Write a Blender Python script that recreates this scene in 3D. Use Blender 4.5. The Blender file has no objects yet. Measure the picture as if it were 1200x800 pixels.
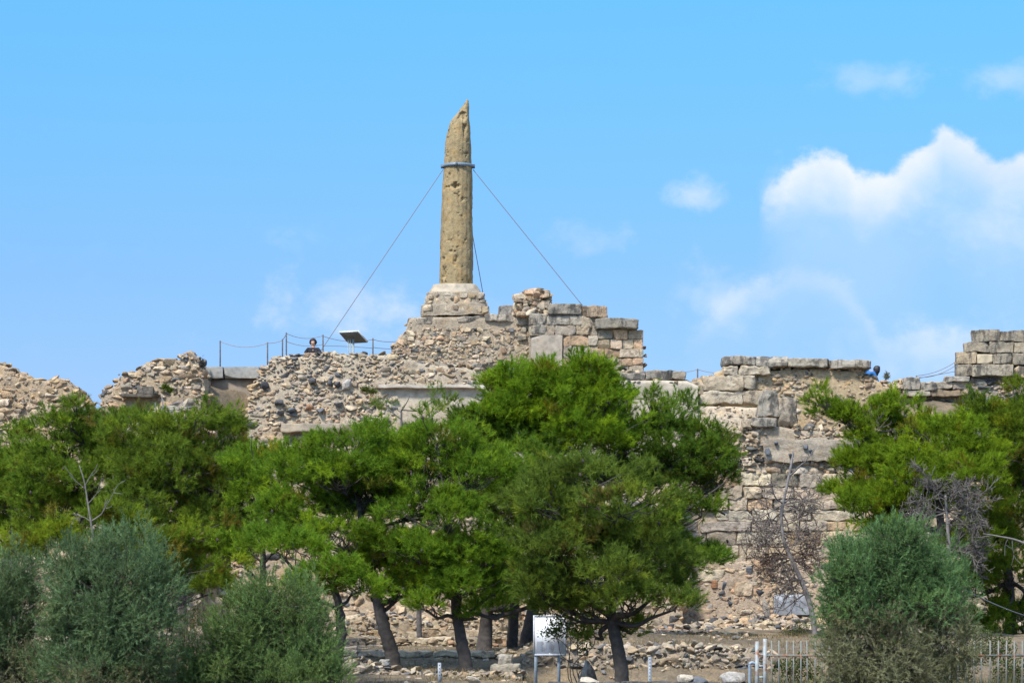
import bpy, math, random
import numpy as np

random.seed(7)
SC = bpy.context.scene
COL = SC.collection
F = 3333.333      # focal length in photograph pixels (1200 px wide, 100 mm on 36 mm)
CAMZ = 1.7
HOR = 720.0       # row of the horizon in the photograph


def W(px, py, Y):
    """point of the place seen at photograph pixel (px,py) and standing Y metres away"""
    return np.array([(px - 600.0) * Y / F, Y, CAMZ + (HOR - py) * Y / F])


def rng_for(seed):
    return np.random.default_rng(seed)


# ------------------------------------------------------------------ noise
def _hash(ix, iy, iz, seed):
    h = (ix.astype(np.int64) * 374761393 + iy.astype(np.int64) * 668265263 + iz.astype(np.int64) * 2147483647 + seed * 1274126177) & 0xFFFFFFFF
    h = ((h ^ (h >> 13)) * 1274126177) & 0xFFFFFFFF
    h = h ^ (h >> 16)
    return (h & 0xFFFF) / 65535.0


def vnoise(p, scale=1.0, seed=0):
    p = np.asarray(p, float) * scale
    i = np.floor(p).astype(np.int64)
    f = p - i
    f = f * f * (3 - 2 * f)
    r = 0
    for dx in (0, 1):
        wx = f[:, 0] if dx else 1 - f[:, 0]
        for dy in (0, 1):
            wy = f[:, 1] if dy else 1 - f[:, 1]
            for dz in (0, 1):
                wz = f[:, 2] if dz else 1 - f[:, 2]
                r = r + wx * wy * wz * _hash(i[:, 0] + dx, i[:, 1] + dy, i[:, 2] + dz, seed)
    return r * 2 - 1


def fbm(p, scale=1.0, octaves=3, seed=0):
    r, a = 0, 1.0
    for o in range(octaves):
        r = r + a * vnoise(p, scale * 2 ** o, seed + 17 * o)
        a *= 0.5
    return r


def sstep(a, b, x):
    t = np.clip((x - a) / (b - a), 0, 1)
    return t * t * (3 - 2 * t)


def unit(v):
    v = np.asarray(v, float)
    return v / (np.linalg.norm(v, axis=-1, keepdims=True) + 1e-9)


# ------------------------------------------------------------------ mesh builder
class MB:
    def __init__(s):
        s.v, s.c, s.q, s.t, s.n = [], [], [], [], 0

    def add(s, v, quads=None, tris=None, col=(0.5, 0.5, 0.5)):
        v = np.asarray(v, float)
        s.v.append(v)
        c = np.asarray(col, float)
        s.c.append(np.tile(c, (len(v), 1)) if c.ndim == 1 else c)
        if quads is not None and len(quads):
            s.q.append(np.asarray(quads, np.int64) + s.n)
        if tris is not None and len(tris):
            s.t.append(np.asarray(tris, np.int64) + s.n)
        s.n += len(v)

    def build(s, name, mat, parent=None, smooth=False, origin=None):
        v = np.concatenate(s.v)
        c = np.concatenate(s.c)
        org = np.array(origin if origin is not None else (0, 0, 0), float)
        if parent is not None and origin is None:
            org = np.array(parent['_world'])
        v = v - org
        q = np.concatenate(s.q) if s.q else np.zeros((0, 4), np.int64)
        t = np.concatenate(s.t) if s.t else np.zeros((0, 3), np.int64)
        me = bpy.data.meshes.new(name)
        me.vertices.add(len(v))
        me.vertices.foreach_set('co', v.astype(np.float32).ravel())
        li = np.concatenate([q.ravel(), t.ravel()]).astype(np.int32)
        me.loops.add(len(li))
        me.loops.foreach_set('vertex_index', li)
        st = np.concatenate([np.arange(len(q)) * 4, len(q) * 4 + np.arange(len(t)) * 3]).astype(np.int32)
        me.polygons.add(len(st))
        me.polygons.foreach_set('loop_start', st)
        if smooth:
            me.polygons.foreach_set('use_smooth', np.ones(len(st), bool))
        me.update(calc_edges=True)
        a = me.color_attributes.new('Col', 'FLOAT_COLOR', 'POINT')
        a.data.foreach_set('color', np.concatenate([c, np.ones((len(c), 1))], 1).astype(np.float32).ravel())
        me.materials.append(mat)
        o = bpy.data.objects.new(name, me)
        COL.objects.link(o)
        if parent is not None:
            o.parent = parent
            o['_world'] = parent['_world']
        elif origin is not None:
            o.location = org
        if '_world' not in o.keys():
            o['_world'] = [float(x) for x in org]
        return o


def thing(name, label, cat, loc, group=None):
    o = bpy.data.objects.new(name, None)
    COL.objects.link(o)
    o.location = [float(x) for x in loc]
    o.empty_display_size = 0.3
    o['_world'] = [float(x) for x in loc]
    return tag(o, label, cat, group)


def tag(o, label, cat, group=None, kind=None):
    o['label'] = label
    o['category'] = cat
    if group:
        o['group'] = group
    if kind:
        o['kind'] = kind
    return o


def tube(mb, pts, rad, sides=7, col=(0.1, 0.1, 0.1), cap=True):
    pts = np.asarray(pts, float)
    n = len(pts)
    rad = np.broadcast_to(np.asarray(rad, float), (n,))
    tan = np.gradient(pts, axis=0)
    tan = unit(tan)
    ref = np.array([0.31, 0.9, 0.17]) if abs(tan[0][1]) < 0.8 else np.array([1.0, 0, 0.2])
    a = unit(np.cross(tan, ref))
    b = np.cross(tan, a)
    th = np.arange(sides) * 2 * math.pi / sides
    ring = a[:, None, :] * np.cos(th)[None, :, None] + b[:, None, :] * np.sin(th)[None, :, None]
    v = (pts[:, None, :] + ring * rad[:, None, None]).reshape(-1, 3)
    q = []
    for i in range(n - 1):
        for k in range(sides):
            k2 = (k + 1) % sides
            q.append((i * sides + k, i * sides + k2, (i + 1) * sides + k2, (i + 1) * sides + k))
    t = []
    if cap:
        v = np.concatenate([v, pts[:1], pts[-1:]])
        for k in range(sides):
            k2 = (k + 1) % sides
            t.append((n * sides, k2, k))
            t.append((n * sides + 1, (n - 1) * sides + k, (n - 1) * sides + k2))
    mb.add(v, q, t, col)


def catmull(pts, n=6):
    P = np.asarray(pts, float)
    if len(P) < 3:
        return np.array([P[0] + (P[-1] - P[0]) * u for u in np.linspace(0, 1, n)])
    P = np.concatenate([[2 * P[0] - P[1]], P, [2 * P[-1] - P[-2]]])
    out = []
    for i in range(1, len(P) - 2):
        for u in np.arange(n) / n:
            a, b, c, d = P[i - 1], P[i], P[i + 1], P[i + 2]
            out.append(0.5 * ((2 * b) + (c - a) * u + (2 * a - 5 * b + 4 * c - d) * u * u + (3 * b - a - 3 * c + d) * u ** 3))
    out.append(P[-2])
    return np.array(out)


def box(mb, lo, hi, col=(0.5, 0.5, 0.5), M=None, off=None):
    lo, hi = np.array(lo, float), np.array(hi, float)
    v = np.array([[(lo, hi)[i][0], (lo, hi)[j][1], (lo, hi)[k][2]] for i in (0, 1) for j in (0, 1) for k in (0, 1)])
    if M is not None:
        v = v @ np.asarray(M).T
    if off is not None:
        v = v + np.asarray(off)
    mb.add(v, [(0, 1, 3, 2), (4, 6, 7, 5), (0, 4, 5, 1), (2, 3, 7, 6), (0, 2, 6, 4), (1, 5, 7, 3)], None, col)


def rotz(a):
    c, s = math.cos(a), math.sin(a)
    return np.array([[c, -s, 0], [s, c, 0], [0, 0, 1.0]])


def roty(a):
    c, s = math.cos(a), math.sin(a)
    return np.array([[c, 0, s], [0, 1.0, 0], [-s, 0, c]])


def rotx(a):
    c, s = math.cos(a), math.sin(a)
    return np.array([[1.0, 0, 0], [0, c, -s], [0, s, c]])


# ------------------------------------------------------------------ materials
def new_mat(name):
    m = bpy.data.materials.new(name)
    m.use_nodes = True
    nt = m.node_tree
    for n in list(nt.nodes):
        nt.nodes.remove(n)
    return m, nt


def N(nt, typ, **kw):
    n = nt.nodes.new(typ)
    for k, v in kw.items():
        if k == 'ins':
            for a, b in v.items():
                n.inputs[a].default_value = b
        else:
            setattr(n, k, v)
    return n


def L(nt, a, b):
    nt.links.new(a, b)


def ramp(nt, fac, stops):
    r = nt.nodes.new('ShaderNodeValToRGB')
    e = r.color_ramp.elements
    while len(e) < len(stops):
        e.new(0.5)
    for k, (p, c) in enumerate(stops):
        e[k].position = p
        e[k].color = (c[0], c[1], c[2], 1)
    L(nt, fac, r.inputs[0])
    return r


def mixc(nt, a, b, fac, mode='MIX'):
    m = N(nt, 'ShaderNodeMix', data_type='RGBA', blend_type=mode)
    for sock, val in ((m.inputs[0], fac), (m.inputs[6], a), (m.inputs[7], b)):
        if hasattr(val, 'is_output'):
            L(nt, val, sock)
        elif isinstance(val, (int, float)):
            sock.default_value = val
        else:
            sock.default_value = (val[0], val[1], val[2], 1)
    return m.outputs[2]


def stone_mat(name, grain=9.0, stain=0.5, stain_col=(0.06, 0.058, 0.055), bump=0.6, pits=0.0, warm=0.35, stain_scale=1.7, streak=0.0, lo=0.50, hi=0.66):
    """stone: own colour per block, mottling, dark lichen patches, grain"""
    m, nt = new_mat(name)
    out = N(nt, 'ShaderNodeOutputMaterial')
    bs = N(nt, 'ShaderNodeBsdfPrincipled', ins={'Roughness': 0.92, 'Specular IOR Level': 0.15})
    at = N(nt, 'ShaderNodeAttribute', attribute_name='Col')
    tc = N(nt, 'ShaderNodeTexCoord')
    n1 = N(nt, 'ShaderNodeTexNoise', ins={'Scale': grain, 'Detail': 8.0, 'Roughness': 0.65})
    L(nt, tc.outputs['Object'], n1.inputs['Vector'])
    r1 = ramp(nt, n1.outputs['Fac'], [(0.25, (0.55, 0.55, 0.55)), (0.5, (1, 1, 1)), (0.78, (1.35, 1.33, 1.3))])
    c = mixc(nt, at.outputs['Color'], r1.outputs[0], 1.0, 'MULTIPLY')
    # warm / cool mottling
    n2 = N(nt, 'ShaderNodeTexNoise', ins={'Scale': 2.3, 'Detail': 4.0})
    L(nt, tc.outputs['Object'], n2.inputs['Vector'])
    r2 = ramp(nt, n2.outputs['Fac'], [(0.3, (0.90, 0.92, 0.93)), (0.5, (1, 1, 1)), (0.7, (1.14, 1.0, 0.82))])
    c = mixc(nt, c, r2.outputs[0], warm, 'MULTIPLY')
    # lichen and weather stains
    mp = N(nt, 'ShaderNodeMapping')
    L(nt, tc.outputs['Object'], mp.inputs['Vector'])
    mp.inputs['Scale'].default_value = (1, 1, 0.45 if streak else 1.0)
    n3 = N(nt, 'ShaderNodeTexNoise', ins={'Scale': stain_scale, 'Detail': 9.0, 'Roughness': 0.72})
    L(nt, mp.outputs[0], n3.inputs['Vector'])
    r3 = ramp(nt, n3.outputs['Fac'], [(lo, (0, 0, 0)), (hi, (1, 1, 1))])
    f = N(nt, 'ShaderNodeMath', operation='MULTIPLY')
    L(nt, r3.outputs[0], f.inputs[0])
    f.inputs[1].default_value = stain
    c = mixc(nt, c, stain_col, f.outputs[0])
    if pits:
        vo = N(nt, 'ShaderNodeTexNoise', ins={'Scale': 5.5, 'Detail': 5.0, 'Roughness': 0.6})
        L(nt, mp.outputs[0], vo.inputs['Vector'])
        rp = ramp(nt, vo.outputs['Fac'], [(0.60, (0, 0, 0)), (0.67, (1, 1, 1))])
        fp = N(nt, 'ShaderNodeMath', operation='MULTIPLY')
        L(nt, rp.outputs[0], fp.inputs[0])
        fp.inputs[1].default_value = pits
        c = mixc(nt, c, (0.11, 0.085, 0.05), fp.outputs[0])
    L(nt, c, bs.inputs['Base Color'])
    nb = N(nt, 'ShaderNodeTexNoise', ins={'Scale': grain * 2.2, 'Detail': 8.0, 'Roughness': 0.7})
    L(nt, tc.outputs['Object'], nb.inputs['Vector'])
    b = N(nt, 'ShaderNodeBump', ins={'Strength': bump, 'Distance': 0.05})
    L(nt, nb.outputs['Fac'], b.inputs['Height'])
    L(nt, b.outputs[0], bs.inputs['Normal'])
    L(nt, bs.outputs[0], out.inputs[0])
    return m


def leaf_mat(name, trans=0.35, vary=0.5):
    m, nt = new_mat(name)
    out = N(nt, 'ShaderNodeOutputMaterial')
    at = N(nt, 'ShaderNodeAttribute', attribute_name='Col')
    tc = N(nt, 'ShaderNodeTexCoord')
    n1 = N(nt, 'ShaderNodeTexNoise', ins={'Scale': 1.6, 'Detail': 3.0})
    L(nt, tc.outputs['Object'], n1.inputs['Vector'])
    r = ramp(nt, n1.outputs['Fac'], [(0.3, (0.75, 0.85, 0.9)), (0.5, (1, 1, 1)), (0.72, (1.35, 1.15, 0.9))])
    c = mixc(nt, at.outputs['Color'], r.outputs[0], vary, 'MULTIPLY')
    d = N(nt, 'ShaderNodeBsdfDiffuse')
    t = N(nt, 'ShaderNodeBsdfTranslucent')
    L(nt, c, d.inputs[0])
    c2 = mixc(nt, c, (1.35, 1.25, 0.7), 1.0, 'MULTIPLY')
    L(nt, c2, t.inputs[0])
    mx = N(nt, 'ShaderNodeMixShader', ins={0: trans})
    L(nt, d.outputs[0], mx.inputs[1])
    L(nt, t.outputs[0], mx.inputs[2])
    L(nt, mx.outputs[0], out.inputs[0])
    return m


def plain_mat(name, rough=0.6, metal=0.0, mottling=0.3, scale=12.0, bump=0.0, rust=0.0):
    m, nt = new_mat(name)
    out = N(nt, 'ShaderNodeOutputMaterial')
    bs = N(nt, 'ShaderNodeBsdfPrincipled', ins={'Roughness': rough, 'Metallic': metal})
    at = N(nt, 'ShaderNodeAttribute', attribute_name='Col')
    tc = N(nt, 'ShaderNodeTexCoord')
    n1 = N(nt, 'ShaderNodeTexNoise', ins={'Scale': scale, 'Detail': 6.0})
    L(nt, tc.outputs['Object'], n1.inputs['Vector'])
    r = ramp(nt, n1.outputs['Fac'], [(0.3, (1 - mottling,) * 3), (0.7, (1 + mottling * 0.5,) * 3)])
    c = mixc(nt, at.outputs['Color'], r.outputs[0], 1.0, 'MULTIPLY')
    if rust:
        n2 = N(nt, 'ShaderNodeTexNoise', ins={'Scale': 4.0, 'Detail': 8.0})
        L(nt, tc.outputs['Object'], n2.inputs['Vector'])
        r2 = ramp(nt, n2.outputs['Fac'], [(0.52, (0, 0, 0)), (0.62, (rust,) * 3)])
        c = mixc(nt, c, (0.22, 0.10, 0.05), r2.outputs[0])
    L(nt, c, bs.inputs['Base Color'])
    if bump:
        b = N(nt, 'ShaderNodeBump', ins={'Strength': bump, 'Distance': 0.02})
        L(nt, n1.outputs['Fac'], b.inputs['Height'])
        L(nt, b.outputs[0], bs.inputs['Normal'])
    L(nt, bs.outputs[0], out.inputs[0])
    return m


def ground_mat():
    m, nt = new_mat('dry_earth')
    out = N(nt, 'ShaderNodeOutputMaterial')
    bs = N(nt, 'ShaderNodeBsdfPrincipled', ins={'Roughness': 0.95, 'Specular IOR Level': 0.1})
    tc = N(nt, 'ShaderNodeTexCoord')
    n1 = N(nt, 'ShaderNodeTexNoise', ins={'Scale': 0.7, 'Detail': 9.0, 'Roughness': 0.7})
    L(nt, tc.outputs['Object'], n1.inputs['Vector'])
    r = ramp(nt, n1.outputs['Fac'], [(0.3, (0.10, 0.083, 0.058)), (0.5, (0.185, 0.15, 0.105)), (0.62, (0.27, 0.205, 0.125)), (0.75, (0.34, 0.29, 0.22))])
    n2 = N(nt, 'ShaderNodeTexNoise', ins={'Scale': 14.0, 'Detail': 6.0, 'Roughness': 0.7})
    L(nt, tc.outputs['Object'], n2.inputs['Vector'])
    r2 = ramp(nt, n2.outputs['Fac'], [(0.3, (0.6, 0.6, 0.6)), (0.7, (1.25, 1.25, 1.25))])
    c = mixc(nt, r.outputs[0], r2.outputs[0], 1.0, 'MULTIPLY')
    L(nt, c, bs.inputs['Base Color'])
    b = N(nt, 'ShaderNodeBump', ins={'Strength': 0.8, 'Distance': 0.08})
    L(nt, n2.outputs['Fac'], b.inputs['Height'])
    L(nt, b.outputs[0], bs.inputs['Normal'])
    L(nt, bs.outputs[0], out.inputs[0])
    return m


M_RUB = stone_mat('rubble_stone', grain=10, stain=0.6, bump=0.8, lo=0.53, hi=0.62, stain_scale=2.8)
M_ASH = stone_mat('ashlar_stone', grain=8, stain=0.65, bump=1.0, lo=0.54, hi=0.62, stain_scale=2.8)
M_GREY = stone_mat('weathered_grey_stone', grain=8, stain=0.8, bump=1.0, lo=0.48, hi=0.57, stain_scale=3.2, warm=0.6, streak=1)
M_MORT = stone_mat('lime_mortar', grain=12, stain=0.45, bump=0.9, stain_scale=1.1, warm=0.7)
M_PLAS = stone_mat('old_plaster', grain=4, stain=0.28, bump=0.35, stain_scale=0.8, stain_col=(0.13, 0.125, 0.115), streak=1)
M_COLU = stone_mat('tawny_limestone', grain=6, stain=0.4, stain_col=(0.13, 0.105, 0.065), bump=0.6, pits=0.6, warm=0.9, streak=1)
M_NEED = leaf_mat('pine_needles', 0.42, 0.6)
M_TAM = leaf_mat('tamarisk_sprays', 0.25, 0.4)
M_LEAF = leaf_mat('broad_leaves', 0.3, 0.4)
M_STRAW = leaf_mat('straw', 0.3, 0.5)
M_BARK = plain_mat('bark', 0.95, 0, 0.5, 9, 1.0)
M_TWIG = plain_mat('dead_wood', 0.95, 0, 0.4, 9, 0.4)
M_STEEL = plain_mat('painted_steel', 0.5, 0.0, 0.25, 20)
M_CABLE = plain_mat('steel_cable', 0.6, 0.0, 0.1, 20)
M_RUSTY = plain_mat('rusty_painted_iron', 0.6, 0.0, 0.25, 10, 0, 1.0)
M_SIGN = plain_mat('sign_enamel', 0.75, 0.0, 0.06, 6)
M_CLOTH = plain_mat('cloth', 0.9, 0, 0.2, 20)
M_SKIN = plain_mat('skin', 0.6, 0, 0.1, 20)
M_HAIR = plain_mat('dark_hair', 0.6, 0, 0.3, 40)
M_WOOD = plain_mat('old_timber', 0.9, 0, 0.5, 12, 0.6)


# ------------------------------------------------------------------ ground
def plateau(x):
    return np.interp(x, [-15.5, -14.0, -10.3, 10.0, 11.2, 30], [7.4, 7.6, 9.3, 9.3, 8.78, 8.78])


def ground_z(x, y):
    x = np.asarray(x, float)
    y = np.asarray(y, float)
    near = np.interp(y, [0, 50, 59, 66, 72, 84, 92, 4000], [0, 0, .30, .45, .80, 1.07, 1.3, 1.3])
    near = near - 0.38 * sstep(0.1, 0.8, x) * (1 - sstep(65.2, 65.9, y)) * sstep(54, 58, y)
    near = near + 0.42 * sstep(0.1, 0.9, x) * sstep(65.9, 67.2, y) * (1 - sstep(70, 80, y))
    a = np.interp(x, [-40, -10.5, -8.5, 11.0, 13, 40], [79, 80, 92.4, 92.8, 86, 85])
    b = np.interp(x, [-40, -10.5, -8.5, 11.0, 13, 40], [93, 93.5, 95.2, 95.5, 95, 95])
    t = np.clip((y - a) / (b - a), 0, 1)
    t = 0.5 * t + 0.5 * t * t * (3 - 2 * t)
    z = near + (plateau(x) - near) * t
    fall = sstep(125, 260, y)
    return z * (1 - fall)


def gz(x, y):
    return float(ground_z(x, y))


def build_ground():
    xs = np.concatenate([[-3000, -900, -300, -120, -60], np.arange(-34, 34.1, 0.4), [60, 120, 300, 900, 3000]])
    ys = np.concatenate([[-200, -40, 0, 20, 35], np.arange(44, 100, 0.4), np.arange(101, 135, 3), [160, 200, 260, 400, 900, 2000, 4000]])
    X, Y = np.meshgrid(xs, ys)
    x, y = X.ravel(), Y.ravel()
    z = ground_z(x, y)
    p = np.stack([x, y, z], 1)
    rough = sstep(44, 50, y) * (1 - sstep(98, 110, y))
    z = z + rough * (0.07 * fbm(p, 0.9, 3, 3) + 0.16 * fbm(p, 0.5, 3, 8) * sstep(80, 86, y))
    p[:, 2] = z
    nx = len(xs)
    q = []
    for j in range(len(ys) - 1):
        i = np.arange(nx - 1)
        q.append(np.stack([j * nx + i, j * nx + i + 1, (j + 1) * nx + i + 1, (j + 1) * nx + i], 1))
    mb = MB()
    mb.add(p, np.concatenate(q))
    o = mb.build('ground', ground_mat(), smooth=True)
    tag(o, 'dry stony earth rising from the fence to the ruin terrace', 'ground', kind='structure')


build_ground()


# ------------------------------------------------------------------ stones
def cube_grid(n):
    g = np.linspace(-1, 1, n + 1)
    U, V = np.meshgrid(g, g)
    u, v = U.ravel(), V.ravel()
    o = np.ones_like(u)
    faces = [np.stack(a, 1) for a in ((o, u, v), (-o, v, u), (v, o, u), (u, -o, v), (u, v, o), (v, u, -o))]
    P = np.concatenate(faces)
    q = []
    for f in range(6):
        b = f * (n + 1) ** 2
        for j in range(n):
            for i in range(n):
                q.append((b + j * (n + 1) + i, b + j * (n + 1) + i + 1, b + (j + 1) * (n + 1) + i + 1, b + (j + 1) * (n + 1) + i))
    return P, np.array(q)


def superell(P, k):
    return P / (np.sum(np.abs(P) ** k, axis=1) ** (1.0 / k))[:, None]


def make_protos(n, count, klo, khi, amp, clips, seed):
    P, q = cube_grid(n)
    out = []
    r = rng_for(seed)
    for i in range(count):
        k = r.uniform(klo, khi)
        v = superell(P, k)
        v = v * (1 + amp * fbm(v + r.uniform(-50, 50, 3), 0.9, 3, i)[:, None])
        for c in range(clips):
            d = unit(r.normal(size=3))
            t = r.uniform(0.5, 0.92)
            s = v @ d
            v = v - np.outer(np.clip(s - t, 0, None), d) * 0.9
        out.append(v / np.abs(v).max(axis=0))
    return out, q


PR_ROCK = make_protos(5, 40, 4.0, 12.0, 0.17, 12, 1)
PR_SQ = make_protos(5, 24, 6.0, 16.0, 0.13, 6, 2)
PR_SMALL = make_protos(3, 24, 3, 9, 0.25, 9, 3)
PBLK, QBLK = cube_grid(14)

PAL = {
    'beige': (0.40, 0.33, 0.24), 'grey': (0.30, 0.275, 0.24), 'tan': (0.43, 0.31, 0.20), 'pale': (0.50, 0.44, 0.35),
    'dark': (0.075, 0.078, 0.085), 'blue': (0.13, 0.14, 0.155), 'rust': (0.33, 0.17, 0.09), 'brown': (0.22, 0.165, 0.11), 'pink': (0.42, 0.28, 0.19),
    'lgrey': (0.38, 0.36, 0.33), 'ochre': (0.42, 0.30, 0.15),
}
MIX_GREY = [('beige', 24), ('grey', 28), ('lgrey', 16), ('tan', 8), ('pale', 10), ('blue', 5), ('brown', 6)]
MIX_OCHRE = [('beige', 26), ('tan', 26), ('ochre', 12), ('grey', 12), ('pale', 10), ('brown', 10), ('dark', 2)]
MIX_WARM = [('beige', 30), ('tan', 14), ('grey', 18), ('pale', 18), ('pink', 8), ('brown', 5), ('lgrey', 10)]
MIX_PALE = [('pale', 26), ('beige', 28), ('grey', 18), ('lgrey', 18), ('tan', 10)]


def pick(mix, r):
    w = np.array([a[1] for a in mix], float)
    k = mix[r.choice(len(mix), p=w / w.sum())][0]
    c = np.array(PAL[k])
    if k not in ('dark', 'blue', 'rust'):
        c = c * 0.62 + np.array((0.355, 0.315, 0.25)) * 0.34
    c = c * r.uniform(0.74, 1.22)
    return np.clip(c * np.array([1.06, 0.99, 0.89]) * (1 + r.normal(size=3) * 0.015), 0.02, 0.62)


def stone(mb, c, s, col, r, protos=PR_ROCK, tilt=0.2, anyrot=False):
    P, q = protos
    v = P[r.integers(len(P))].copy()
    if r.random() < 0.5:
        v = v[:, [1, 0, 2]]
    v = v * np.array([r.choice([-1, 1]), r.choice([-1, 1]), r.choice([-1, 1])])
    v = v * np.asarray(s)
    if anyrot:
        R = rotz(r.uniform(0, 6.28)) @ rotx(r.normal() * tilt) @ roty(r.normal() * tilt)
    else:
        R = rotz(r.normal() * 0.25) @ roty(r.normal() * tilt * 0.6) @ rotx(r.normal() * tilt)
    mb.add(v @ R.T + np.asarray(c), q, None, col)


def block(mb, px0, py0, px1, py1, Y, depth, col, r, rough=0.03, k=16, tilt=0.012, proud=0.0):
    """a weathered squared block seen between two photograph corners, Y away"""
    a, b = W(px0, py1, Y), W(px1, py0, Y)
    s = np.array([(b[0] - a[0]) / 2, depth / 2, (b[2] - a[2]) / 2])
    c = np.array([(a[0] + b[0]) / 2, Y + depth / 2 - proud, (a[2] + b[2]) / 2])
    v = superell(PBLK, k * 2.2) * s
    off = r.uniform(-40, 40, 3)
    n = np.stack([fbm(v + off, 2.6, 3, 5), fbm(v + off, 2.6, 3, 25), fbm(v + off, 2.6, 3, 45)], 1)
    v = v + n * rough * 0.8 + np.stack([fbm(v + off, 6.0, 2, 65), fbm(v + off, 6.0, 2, 75), fbm(v + off, 6.0, 2, 85)], 1) * rough * 0.5
    for _ in range(3):  # chipped corners
        d = unit(r.normal(size=3) * np.array([1, 1, 1]))
        t = (np.abs(d) @ s) * r.uniform(0.72, 0.95)
        q_ = v @ d
        v = v - np.outer(np.clip(q_ - t, 0, None), d) * 0.9
    v = v @ (roty(r.normal() * tilt) @ rotz(r.normal() * tilt)).T
    mb.add(v + c, QBLK, None, col)


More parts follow.
